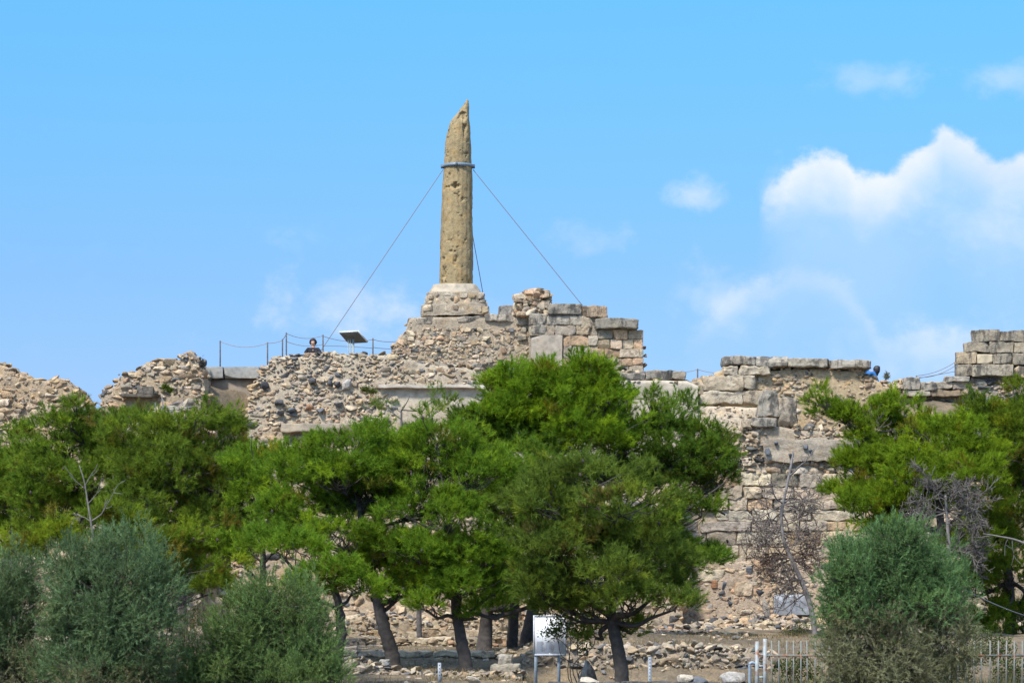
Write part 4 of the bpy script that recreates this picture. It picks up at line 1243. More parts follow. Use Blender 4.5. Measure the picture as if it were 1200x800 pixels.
def tamarisk(label, base, blobs, Y, seed, green, dry=(), drycol=(0.15, 0.135, 0.115), name='tamarisk_bush', per=32, group='tamarisk bushes along the fence', dens=1.0):
    r = rng_for(seed)
    bx = W(base, 0, Y)[0]
    bz = gz(bx, Y) - 0.05
    th_ = thing(name, label, 'bush', (bx, Y, bz), group)
    ms = MB()

    def fill(mb, bl, colr, up):
        colr = np.array(colr) * np.array([1.30, 1.52, 1.02])
        for (a, b, rx, ry, *rest) in bl:
            c = W(a, b, Y + (rest[0] if rest else r.normal() * 0.2))
            k = Y / F
            R = np.array([rx * k, rx * k * 0.9, ry * k])
            limb(ms, (bx + r.normal() * 0.15, Y + r.normal() * 0.15, bz), c, 0.045, 0.015, r, (0.075, 0.06, 0.052), 0.08, 5)
            ncl = int(27 * 4 * (R[0] * R[1] * R[2]) ** (2 / 3)) + 6
            oc = unit(r.normal(size=(ncl, 3)))
            cc0 = c + oc * R * np.where(r.random(ncl) < 0.15, r.uniform(1.0, 1.10, ncl), r.random(ncl) ** 0.45)[:, None]
            per_c = int(dens * 17)
            cen = np.repeat(cc0, per_c, axis=0)
            oc = np.repeat(oc, per_c, axis=0)
            q0 = r.normal(size=cen.shape) * np.array([0.085, 0.085, 0.12])
            p0 = cen + q0
            o = unit(oc * 0.55 + q0 / 0.085 * 0.45)
            ch = np.repeat(r.normal(size=ncl) * 0.13, per_c)
            keep = p0[:, 2] > bz + 0.02
            p0, o, ch = p0[keep], o[keep], ch[keep]
            ns = len(p0)
            hue = vnoise(p0, 1.6, seed) * 0.18 + ch + r.normal(size=ns) * 0.10
            d = unit(o * 0.85 + np.array([0, 0, up]) + r.normal(size=(ns, 3)) * 0.40)
            Lp = r.uniform(0.10, 0.26, ns)
            for i in range(0, ns, 14):
                tube(ms, [c + (p0[i] - c) * 0.3, p0[i]], [0.008, 0.004], 3, (0.10, 0.085, 0.07), cap=False)
            B = np.repeat(p0, per, axis=0)
            D = np.repeat(d, per, axis=0)
            LL = np.repeat(Lp, per)
            n = len(B)
            B = B + D * (r.random(n) * LL)[:, None]
            D2 = unit(D + r.normal(size=(n, 3)) * 0.55)
            cc = np.array(colr)[None, :] * (1 + np.repeat(hue, per))[:, None]
            needles(mb, B, D2, r.uniform(0.045, 0.09, n), r.uniform(0.006, 0.011, n), np.clip(cc, 0.005, 0.5), r)

    mc = MB()
    fill(mc, blobs, green, 0.75)
    mc.build('crown', M_TAM, th_)
    if dry:
        md = MB()
        fill(md, dry, drycol, 0.35)
        o = md.build('dry_skirt', M_TAM, th_)
        o['label'] = 'grey-brown dried lower branches'
    ms.build('stems', M_BARK, th_, True)


TG = (0.098, 0.135, 0.098)
tamarisk('grey-green tamarisk cut by the left edge', 8, [(2, 690, 42, 46), (-20, 720, 50, 60), (20, 720, 28, 50), (10, 765, 38, 40), (-10, 790, 45, 40)], 55, 201, (0.092, 0.120, 0.085), [(15, 785, 34, 30)])
tamarisk('big rounded blue-grey tamarisk, second from the left edge', 130, [(92, 675, 40, 46), (150, 668, 48, 46), (180, 705, 32, 50), (110, 735, 52, 50), (160, 750, 46, 46), (75, 715, 26, 50), (125, 702, 60, 52), (120, 785, 56, 36), (75, 780, 34, 34), (175, 785, 34, 34)], 54, 202, (0.088, 0.118, 0.085), [(130, 792, 58, 24), (175, 775, 26, 26)])
tamarisk('greener spreading tamarisk beside the dark pine trunk', 315, [(330, 712, 48, 34), (290, 735, 46, 38), (355, 745, 42, 38), (262, 770, 40, 34), (320, 775, 60, 40), (375, 770, 25, 28), (300, 708, 30, 24), (345, 800, 50, 34), (225, 795, 24, 26), (385, 795, 22, 28), (255, 800, 45, 30)], 55, 203, (0.100, 0.135, 0.070))
tamarisk('large round tamarisk with a grey dried skirt in front of the iron fence', 1050, [(1040, 660, 62, 38), (1088, 680, 46, 44), (1000, 682, 40, 46), (1050, 705, 76, 46), (985, 715, 28, 36), (1105, 705, 38, 36), (1055, 634, 30, 16), (1010, 655, 28, 20)], 53, 204, (0.090, 0.135, 0.080),
         [(1035, 765, 62, 46), (1112, 745, 36, 40), (985, 765, 26, 44), (1075, 790, 50, 36), (1020, 800, 60, 30)])


def shrub(label, base, blobs, Y, seed, green, name='leafy_shrub', leaf=(0.05, 0.09), wid=0.035, dens=1.0, up=0.2, group=None, stemcol=(0.12, 0.10, 0.085)):
    r = rng_for(seed)
    bx = W(base, 0, Y)[0]
    bz = gz(bx, Y) - 0.05
    th_ = thing(name, label, 'shrub', (bx, Y, bz), group)
    ms, mc = MB(), MB()
    for (a, b, rx, ry) in blobs:
        c = W(a, b, Y + r.normal() * 0.1)
        k = Y / F
        R = np.array([rx * k, rx * k, ry * k])
        lp = limb(ms, (bx, Y, bz), c, 0.013, 0.006, r, stemcol, 0.08, 5)
        n = int(dens * 1500 * 4 * (R[0] * R[1] * R[2]) ** (2 / 3))
        o = unit(r.normal(size=(n, 3)))
        p = c + o * R * (r.random(n) ** 0.4)[:, None]
        p = p[p[:, 2] > bz + 0.03]
        n = len(p)
        for i in range(0, n, 25):
            tube(ms, [lp[-1 - r.integers(3)], p[i]], [0.007, 0.003], 3, stemcol, cap=False)
        d = unit(r.normal(size=(n, 3)) + [0, 0, up])
        L_ = r.uniform(leaf[0], leaf[1], n)[:, None]
        sd = unit(np.cross(d, r.normal(size=(n, 3)))) * wid / 2
        v = np.stack([p, p + d * L_ * 0.5 + sd, p + d * L_, p + d * L_ * 0.5 - sd], 1).reshape(-1, 3)
        cc = np.array(green)[None, :] * (1 + r.normal(size=n) * 0.2)[:, None]
        mc.add(v, np.arange(n * 4).reshape(n, 4), None, np.repeat(np.clip(cc, 0.005, 0.4), 4, axis=0))
    ms.build('stems', M_BARK, th_)
    mc.build('foliage', M_LEAF, th_)


shrub('small broad-leaved shrub leaning over the white sign board', 686, [(662, 728, 24, 12), (690, 722, 18, 12), (645, 742, 16, 8), (676, 742, 18, 9), (655, 738, 18, 9), (683, 760, 8, 10)], 61.2, 301, (0.060, 0.095, 0.030), dens=0.45)
for k, (b, bl, Y, g, lab) in enumerate([
    (930, [(925, 785, 22, 16), (950, 788, 18, 14), (940, 772, 12, 10)], 60, (0.045, 0.070, 0.018), 'dark green shrub growing behind the gate end of the iron fence'),
    (1130, [(1125, 775, 26, 24), (1150, 755, 26, 24), (1110, 790, 30, 18)], 64, (0.045, 0.065, 0.022), 'dark shrub behind the iron fence right of the tamarisk'),
    (1185, [(1185, 785, 26, 20), (1172, 760, 20, 18)], 65, (0.055, 0.085, 0.02), 'shrub behind the iron fence at the right edge'),
    (945, [(925, 745, 14, 12), (938, 738, 12, 12), (915, 755, 10, 8)], 84, (0.085, 0.095, 0.030), 'thin leafy weed climbing the blue-grey slab at the wall foot'),
    (220, [(215, 745, 16, 24), (230, 720, 12, 18), (205, 775, 18, 18)], 60, (0.085, 0.09, 0.035), 'straw-tinged bush between the blue-grey and the greener tamarisk'),
    (193, [(194, 452, 5, 4), (199, 456, 4, 3)], 91.5, (0.075, 0.11, 0.02), 'tiny green tuft rooted in the broken tower face'),
    (237, [(237, 424, 4, 6)], 92.0, (0.06, 0.06, 0.06), 'dark dry tuft at the right rim of the broken tower'),
    (435, [(436, 457, 8, 4), (428, 455, 5, 3)], 92.2, (0.09, 0.11, 0.03), 'green tuft rooted in the rubble bastion above the ledge'),
    (1039, [(1039, 439, 3, 4)], 93.5, (0.16, 0.18, 0.14), 'greyish tuft on the wall right of the person in blue')]):
    small = Y > 90
    r = rng_for(400 + k)
    if small:
        th_ = thing('wall_weed', lab, 'weed', W(bl[0][0], bl[0][1] + bl[0][3], Y), 'weeds rooted in the ruin walls')
        mc = MB()
        for (a, b_, rx, ry) in bl:
            n = 260
            p0 = W(a, b_ + ry * 0.5, Y)
            d = unit(r.normal(size=(n, 3)) + [0, -0.2, 0.5])
            B = p0 + r.normal(size=(n, 3)) * np.array([rx, rx, ry]) * 0.4 * Y / F
            needles(mc, B, d, r.uniform(0.08, 0.16, n), r.uniform(0.015, 0.03, n), np.tile(np.array(g), (n, 1)) * r.uniform(0.7, 1.3, (n, 1)), r)
        mc.build('leaves', M_LEAF, th_)
    else:
        shrub(lab, b, bl, Y, 310 + k, g, 'undergrowth_shrub', (0.05, 0.10), 0.03, 0.55, 0.4, 'shrubs in the undergrowth')


# ---- dead wood
def grow(mb, a, d, L_, rad, depth, r, colr, spread=0.6, kids=3, up=0.0, shrink=0.62, sides=4):
    n = 5
    pts = [np.array(a, float)]
    dd = unit(d)
    for i in range(n):
        dd = unit(dd + r.normal(size=3) * 0.16 + [0, 0, up])
        pts.append(pts[-1] + dd * L_ / n)
    rad = max(rad, 0.010)
    tube(mb, pts, np.linspace(rad, rad * 0.6, n + 1), sides if depth > 1 else 3, colr, cap=False)
    if depth <= 0:
        return
    for k in range(kids):
        j = r.integers(2, n + 1)
        nd = unit(dd + r.normal(size=3) * spread)
        grow(mb, pts[j], nd, L_ * shrink * r.uniform(0.7, 1.2), rad * 0.52, depth - 1, r, colr, spread, kids, up, shrink, sides)


def dead_tree(label, pts, Y, seed, rads, sprouts, colr=(0.20, 0.185, 0.18), twig=(0.145, 0.12, 0.105), name='dead_tree', group='bare dead trees and snags'):
    r = rng_for(seed)
    base = W(pts[0][0], 0, Y)
    g0 = gz(base[0], Y) - 0.05
    P = [W(a, b, Y) for a, b in pts]
    P[0][2] = min(P[0][2], g0)
    th_ = thing(name, label, 'dead tree', P[0], group)
    mt = MB()
    p = catmull(P, 6)
    tube(mt, p, np.linspace(rads[0], rads[1], len(p)), 8, colr)
    for (a, b, dx, dz, L_, rad, dep, kids, sp, *c) in sprouts:
        o = W(a, b, Y)
        j = int(np.argmin(np.linalg.norm(p - o, axis=1)))
        mw = MB()
        grow(mw, p[j], (dx, r.normal() * 0.5, dz), L_, rad, dep, r, c[0] if c else twig, sp, kids, 0.02)
        mw.build('branch', M_TWIG, th_)
    mt.build('trunk', M_TWIG, th_, True)


BRN = (0.12, 0.085, 0.066)
GRT = (0.16, 0.15, 0.145)
tw = [(925, 560, 0.8, 0.7, 0.7, 0.03, 2, 3, .5, GRT), (920, 590, 1, 0.4, 0.9, 0.03, 3, 4, .8)]
for (a_, b_, l_, cl_) in ((916, 590, .8, None), (918, 600, .9, None), (918, 615, .9, None), (920, 625, .9, None), (922, 640, .8, BRN), (926, 648, .8, BRN), (930, 655, .7, BRN), (935, 668, .9, None), (940, 680, 1.0, None), (945, 695, .9, None)):
    for dx_, dz_ in ((-1, 0.25), (1, 0.1), (-0.8, -0.6), (0.8, -0.6)):
        if a_ > 930 and dx_ > 0:
            continue
        tw.append((a_, b_, dx_, dz_, l_, 0.022, 3, 4, .85) + ((cl_,) if cl_ else ()))
dead_tree('grey dead tree with a haze of fine twigs, leaning before the squared courses', [(957, 770), (952, 720), (943, 690), (930, 660), (918, 630), (916, 600), (922, 570), (929, 535), (929, 528)], 84, 501, (0.09, 0.025), tw)
dead_tree('pale bare snag with forked branches rising above the blue-grey tamarisk', [(112, 700), (109, 640), (107, 615), (103, 590), (99, 565), (93, 545)], 64, 502, (0.035, 0.012),
          [(107, 612, 0.9, 0.75, 0.75, 0.018, 2, 2, .35, (0.15, 0.138, 0.128)), (103, 590, 0.6, 0.8, 0.5, 0.014, 1, 2, .4, (0.15, 0.138, 0.128)), (100, 575, -0.8, 0.7, 0.45, 0.014, 1, 2, .4, (0.15, 0.138, 0.128)), (100, 570, 0.3, 0.9, 0.4, 0.012, 1, 2, .4, (0.15, 0.138, 0.128)), (106, 610, -0.7, 0.5, 0.4, 0.012, 2, 2, .5, (0.15, 0.138, 0.128))], (0.15, 0.138, 0.128))
dead_tree('tangled grey dead bush hanging in front of the right pines', [(1120, 770), (1118, 710), (1113, 650), (1110, 610), (1108, 580)], 70, 503, (0.07, 0.03),
          [(1112, 600, s1, s2, 0.75, 0.016, 3, 5, .8, (0.125, 0.112, 0.10)) for s1, s2 in ((-1, .5), (1, .4), (-.6, -.5), (.7, -.6), (0.2, 1), (-1, -0.1), (1, -.2), (0.3, -1), (-.7, .9), (.8, .8), (-1, .1), (1, .1))] +
          [(1113, 645, s1, s2, 0.8, 0.016, 3, 5, .8, (0.115, 0.102, 0.09)) for s1, s2 in ((-1, .1), (1, .2), (-.6, -.6), (.7, -.6), (1, -0.9), (0.1, -1))])
dead_tree('white bleached branch forking at the right edge over dark foliage', [(1250, 790), (1240, 700), (1222, 650), (1195, 634), (1170, 628), (1152, 625)], 68, 504, (0.05, 0.010),
          [(1185, 632, 0.1, -1, 0.5, 0.015, 1, 2, .4, (0.16, .148, .138)), (1180, 631, -0.6, -.8, 0.45, 0.015, 1, 2, .4, (0.16, .148, .138)), (1165, 628, -.9, 0.1, 0.4, 0.01, 2, 2, .4, (0.16, .148, .138))], (0.16, 0.148, 0.138))
dead_tree('forked grey dead twig before the broken tower', [(190, 640), (186, 530), (185, 497), (190, 480), (190, 462)], 73, 505, (0.03, 0.014),
          [(189, 482, 1, 0.3, 0.5, 0.016, 1, 2, .3, (0.26, .25, .27)), (190, 480, 0.8, 0.75, 0.45, 0.014, 1, 2, .4, (0.26, .25, .27)), (188, 490, -0.5, 0.7, 0.3, 0.012, 1, 2, .4, (0.26, .25, .27)), (189, 478, 1, -0.15, 0.7, 0.014, 2, 2, .4, (0.26, .25, .27))], (0.26, 0.25, 0.27))


# ---- dry grass and reeds (nobody could count them)
def blades(name, label, cat, place, n, Lr, wd, colr, seed, lean=0.3):
    r = rng_for(seed)
    B = np.array([place(r) for _ in range(n)])
    D = unit(r.normal(size=(n, 3)) * lean + [0, 0, 1])
    mb = MB()
    c = np.array(colr)[r.integers(len(colr), size=n)] * r.uniform(0.75, 1.25, (n, 1))
    needles(mb, B, D, r.uniform(*Lr, n), np.full(n, wd) * r.uniform(0.7, 1.4, n), c, r)
    return tag(mb.build(name, M_STRAW), label, cat, kind='stuff')


def on_ground(x0, x1, y0, y1):
    def f(r):
        x, y = r.uniform(x0, x1), r.uniform(y0, y1)
        return (x, y, gz(x, y) - 0.02)
    return f


STRAW = [(0.36, 0.26, 0.12), (0.30, 0.22, 0.11), (0.22, 0.17, 0.09), (0.16, 0.15, 0.07)]
blades('dry_grass', 'short straw-coloured grass on the earth under the pines', 'grass', on_ground(-5, 8, 56, 88), 24000, (0.04, 0.17), 0.014, [(0.24, 0.18, 0.09), (0.17, 0.135, 0.075), (0.12, 0.10, 0.06)], 601, 0.5)
blades('slope_grass', 'dry grass and weeds on the slope behind the left pines', 'grass', on_ground(-19, -8, 70, 92), 16000, (0.08, 0.35), 0.018, STRAW + [(0.09, 0.11, 0.03)], 602, 0.5)


def reeds_at(r):
    px = r.uniform(195, 300)
    Y = r.uniform(59, 62)
    x = W(px, 0, Y)[0]
    return (x, Y, gz(x, Y))


blades('dry_reeds', 'pale dry stalks standing between the two left-hand tamarisks and the greener one', 'reeds', reeds_at, 420, (0.9, 2.1), 0.016, [(0.30, 0.25, 0.17), (0.22, 0.19, 0.14), (0.14, 0.13, 0.09)], 603, 0.09)
blades('fence_weeds', 'dark weeds along the foot of the iron fence', 'weeds', on_ground(4.6, 11, 56.5, 62), 9000, (0.15, 0.6), 0.02, [(0.05, 0.07, 0.02), (0.07, 0.08, 0.03), (0.2, 0.16, 0.08)], 604, 0.35)


# ------------------------------------------------------------------ fence, posts, sign
YF = 56.0
kf = YF / F
fz = CAMZ + (HOR - 750) * kf
fence = thing('iron_fence', 'pale painted iron railing with rust spots, half hidden by the large round tamarisk', 'fence', (W(1050, 0, YF)[0], YF, gz(8, YF)))
gzf = 0.0
FC = (0.17, 0.195, 0.18)
mbp = MB()
box(mbp, (-0.013, -0.013, 0.0), (0.013, 0.013, 1.16), FC)
first = None
px = 904.5
i = 0
while px < 1215:
    x = W(px, 0, YF)[0]
    z = gz(x, YF)
    topz = fz - (0.03 if px > 1100 else 0)
    if first is None:
        mbp.v[0][:, 2] *= (topz - z) / 1.16
        first = mbp.build('picket', M_RUSTY, fence, origin=(0, 0, 0))
        o = first
    else:
        o = first.copy()
        COL.objects.link(o)
        o.parent = fence
    loc = fence['_world']
    o.location = (x - loc[0], random.gauss(0, 0.004), z - loc[2])
    o.rotation_euler = (random.gauss(0, 0.006), random.gauss(0, 0.010), 0)
    px += 8.45 if px < 1050 else 9.4
for py, dz in ((767.5, 0), (812, 0)):
    mb = MB()
    a, b = W(898, py, YF), W(1215, py + 1.5, YF)
    box(mb, (a[0], YF - 0.022, a[2] - 0.018), (b[0], YF - 0.014, a[2] + 0.018), FC)
    mb.build('rail', M_RUSTY, fence)
for px_ in (1112,):
    mb = MB()
    x = W(px_ - 9, 0, YF)[0]
    box(mb, (x - 0.03, YF - 0.02, gz(x, YF) - 0.05), (x + 0.03, YF + 0.04, fz - 0.02), FC)
    mb.build('post', M_RUSTY, fence)
gate = thing('gate_post', 'double pale metal gate post with rungs at the left end of the railing', 'gate post', (W(891, 0, YF)[0], YF, gz(5, YF)))
for px_, yt in ((887, 751), (896.2, 748)):
    mb = MB()
    q_ = W(px_, yt, YF)
    box(mb, (q_[0] - 0.035, YF - 0.035, gz(q_[0], YF) - 0.05), (q_[0] + 0.035, YF + 0.035, q_[2]), (0.30, 0.34, 0.35))
    mb.build('post', M_RUSTY, gate)
for py in (766.5, 780, 793):
    mb = MB()
    a, b = W(888.3, py, YF), W(895, py, YF)
    box(mb, (a[0], YF - 0.02, a[2] - 0.02), (b[0], YF + 0.02, a[2] + 0.02), (0.30, 0.34, 0.35))
    mb.build('rung', M_RUSTY, gate)
# bent pipe
mb = MB()
q0, q1 = W(878.5, 800, 57), W(878.5, 778, 57)
tube(mb, catmull([[q0[0], 57, gz(q0[0], 57) - 0.05], q1 - [0, 0, 0.1], q1, q1 + [0.05, 0, 0.035], W(885, 777, 57)], 6), 0.032, 10, (0.22, 0.28, 0.35))
tag(mb.build('bent_pipe', M_STEEL, origin=(q0[0], 57, 0)), 'short blue-grey pipe bent over at the top, left of the gate post', 'pipe')
for px_, yt, Y, lab in ((515, 776, 59, 'slim galvanised post with holes between two pine trunks'), (761.5, 769, 59, 'slim galvanised post with holes in front of the terrace wall')):
    x = W(px_, 0, Y)[0]
    zt = W(0, yt, Y)[2]
    zb = gz(x, Y) - 0.1
    po = thing('metal_post', lab, 'post', (x, Y, zb), 'slim galvanised posts')
    mb = MB()
    box(mb, (x - 0.035, Y - 0.004, zb), (x + 0.035, Y + 0.004, zt), (0.28, 0.31, 0.34))
    box(mb, (x - 0.035, Y + 0.0045, zb), (x - 0.029, Y + 0.05, zt), (0.36, 0.40, 0.44))
    box(mb, (x + 0.029, Y + 0.0045, zb), (x + 0.035, Y + 0.05, zt), (0.36, 0.40, 0.44))
    mb.build('channel', M_STEEL, po)
    z = zt - 0.05
    while z > zb + 0.2:
        mb = MB()
        box(mb, (x - 0.009, Y - 0.007, z - 0.012), (x + 0.009, Y - 0.0042, z + 0.012), (0.06, 0.06, 0.07))
        mb.build('hole', M_STEEL, po)
        z -= 0.07

# information board
YS = 62.0
sg = thing('sign_board', 'white information board on two grey posts, leafy twigs over its top', 'sign', (W(642, 0, YS)[0], YS, gz(W(642, 0, YS)[0], YS)))
a, b = W(626.5, 766, YS), W(662, 722, YS)
mb = MB()
ang = -0.18
cxs = (a[0] + b[0]) / 2
hw = (b[0] - a[0]) / 2
box(mb, (-hw, -0.02, a[2]), (hw, 0.02, b[2]), (0.66, 0.69, 0.73), rotz(ang), (cxs, YS, 0))
pan = mb.build('panel', M_SIGN, sg)
mb = MB()
for (lo, hi) in (((-hw - 0.03, -0.035, a[2] - 0.03), (-hw - 0.002, 0.03, b[2] + 0.03)), ((hw + 0.002, -0.035, a[2] - 0.03), (hw + 0.03, 0.03, b[2] + 0.03)), ((-hw, -0.035, b[2] + 0.002), (hw, 0.03, b[2] + 0.03)), ((-hw, -0.035, a[2] - 0.03), (hw, 0.03, a[2] - 0.002))):
    box(mb, lo, hi, (0.50, 0.54, 0.60), rotz(ang), (cxs, YS, 0))
mb.build('frame', M_STEEL, sg)
mb = MB()
r = rng_for(71)
for c in range(3):
    x0_ = -hw + 0.05 + c * (2 * hw - 0.08) / 3
    wcol = (2 * hw - 0.08) / 3 - 0.03
    z = a[2] + 0.27
    while z > a[2] + 0.04:
        box(mb, (x0_, -0.0235, z - 0.004), (x0_ + wcol * r.uniform(0.75, 1), -0.0215, z + 0.004), (0.22, 0.25, 0.31), rotz(ang), (cxs, YS, 0))
        z -= 0.018
mb.build('text_lines', M_SIGN, pan)
for px_ in (628, 655):
    q_ = W(px_, 766, YS)
    mb = MB()
    box(mb, (q_[0] - 0.035, YS + 0.045, gz(q_[0], YS) - 0.1), (q_[0] + 0.035, YS + 0.105, b[2] - 0.1), (0.30, 0.37, 0.44))
    mb.build('post', M_STEEL, sg)
# ------------------------------------------------------------------ on the plateau: lectern, ropes, people
YL = 95.6
kl = YL / F
c = W(414, 396, YL)
le = thing('tilted_lectern', 'tilted metal information lectern seen from below on the bastion rim', 'lectern', (c[0], YL, 9.4))
mb = MB()
M_ = rotz(math.radians(-28)) @ rotx(math.radians(-27))
box(mb, (-0.36, -0.33, -0.02), (0.36, 0.33, 0.02), (0.055, 0.058, 0.056), M_, c + [0, 0, 0.02])
le_p = mb.build('panel', M_STEEL, le)
mb = MB()
for lo, hi in (((-0.38, -0.35, -0.012), (-0.362, 0.35, 0.045)), ((0.362, -0.35, -0.012), (0.38, 0.35, 0.045)), ((-0.36, -0.35, -0.012), (0.36, -0.332, 0.045))):
    box(mb, lo, hi, (0.50, 0.54, 0.55), M_, c + [0, 0, 0.02])
mb.build('rim', M_STEEL, le_p)
for dx, wd in ((-0.17, 0.016), (-0.10, 0.022), (0.0, 0.034)):
    mb = MB()
    box(mb, (c[0] + dx - wd, YL - 0.02, 9.4), (c[0] + dx + wd, YL + 0.02, c[2] - 0.03 + 0.05 * dx), (0.22, 0.27, 0.27))
    mb.build('leg', M_STEEL, le)


def rope_fence(label, posts, ropes, seed, zbase=9.2, grp='rope fences on the plateau'):
    """posts: (px, py_top, Y); ropes: (i, j, drop_i, drop_j, sag)"""
    tp = [W(a, b, Y) for a, b, Y in posts]
    th_ = thing('rope_fence', label, 'fence', (tp[0][0], tp[0][1], zbase), grp)
    for p in tp:
        mb = MB()
        tube(mb, [[p[0], p[1], zbase], p - [0, 0, 0.01], p], [0.027, 0.025, 0.018], 8, (0.115, 0.105, 0.095))
        mb.build('post', M_WOOD, th_)
    for i, j, di, dj, sg_ in ropes:
        mb = MB()
        t = np.linspace(0, 1, 16)[:, None]
        p = (tp[i] - [0, 0, di]) * (1 - t) + (tp[j] - [0, 0, dj]) * t
        p[:, 2] -= (4 * t * (1 - t) * sg_)[:, 0]
        tube(mb, p, 0.011, 5, (0.22, 0.20, 0.17))
        mb.build('rope', M_CABLE, th_)


rope_fence('rope fence of slim posts along the bastion rim, left of the podium',
           [(258, 399, 96.5), (313.5, 401, 96), (331, 397, 96.2), (335.5, 389.5, 95.6), (378.5, 392, 96.2), (437, 396, 97.5), (470, 398, 99.5)],
           [(0, 1, 0.03, 0.03, 0.16), (1, 2, 0.03, 0.05, 0.03), (2, 3, 0.03, 0.05, 0.02), (3, 4, 0.03, 0.03, 0.13), (3, 4, 0.30, 0.33, 0.10), (4, 5, 0.05, 0.05, 0.12), (4, 5, 0.38, 0.35, -0.02), (5, 6, 0.05, 0.03, 0.06), (5, 6, 0.32, 0.30, 0.03)], 1)
rope_fence('low rope barrier between the long capstone wall and the stacked blocks',
           [(1119.5, 424, 97), (1074, 440, 96)], [(0, 1, 0.0, 0.0, 0.10), (0, 1, 0.12, 0.05, 0.13), (0, 1, 0.32, 0.10, 0.0)], 2, 9.0)
rope_fence('tiny post and wire on the plateau between the pier and the capstone wall',
           [(817.5, 432, 97), (800, 435, 97), (838, 436, 97)], [(0, 1, 0.02, 0.02, 0.02), (0, 2, 0.02, 0.02, 0.02)], 3, 8.9)


def skin_mesh(name, verts, edges, radii, mat, colr, parent, sub=2, root=0):
    me = bpy.data.meshes.new(name)
    me.from_pydata([tuple(v) for v in verts], edges, [])
    o = bpy.data.objects.new(name, me)
    COL.objects.link(o)
    o.parent = parent
    o['_world'] = parent['_world']
    sk = o.modifiers.new('Skin', 'SKIN')
    if not me.skin_vertices:
        raise RuntimeError('skin layer')
    for i, rd in enumerate(radii):
        rd = rd if isinstance(rd, tuple) else (rd, rd)
        me.skin_vertices[0].data[i].radius = rd
        me.skin_vertices[0].data[i].use_root = (i == root)
    sk.use_smooth_shade = True
    sb = o.modifiers.new('Sub', 'SUBSURF')
    sb.levels = sub
    sb.render_levels = sub
    a = me.color_attributes.new('Col', 'FLOAT_COLOR', 'POINT')
    for d_ in a.data:
        d_.color = (*colr, 1)
    m2 = mat.copy()
    nt = m2.node_tree
    for n in list(nt.nodes):  # generated surface: colour straight in the shader
        if n.bl_idname == 'ShaderNodeAttribute':
            rgb = nt.nodes.new('ShaderNodeRGB')
            rgb.outputs[0].default_value = (*colr, 1)
            for l in list(n.outputs['Color'].links):
                nt.links.new(rgb.outputs[0], l.to_socket)
            nt.nodes.remove(n)
    me.materials.append(m2)
    return o


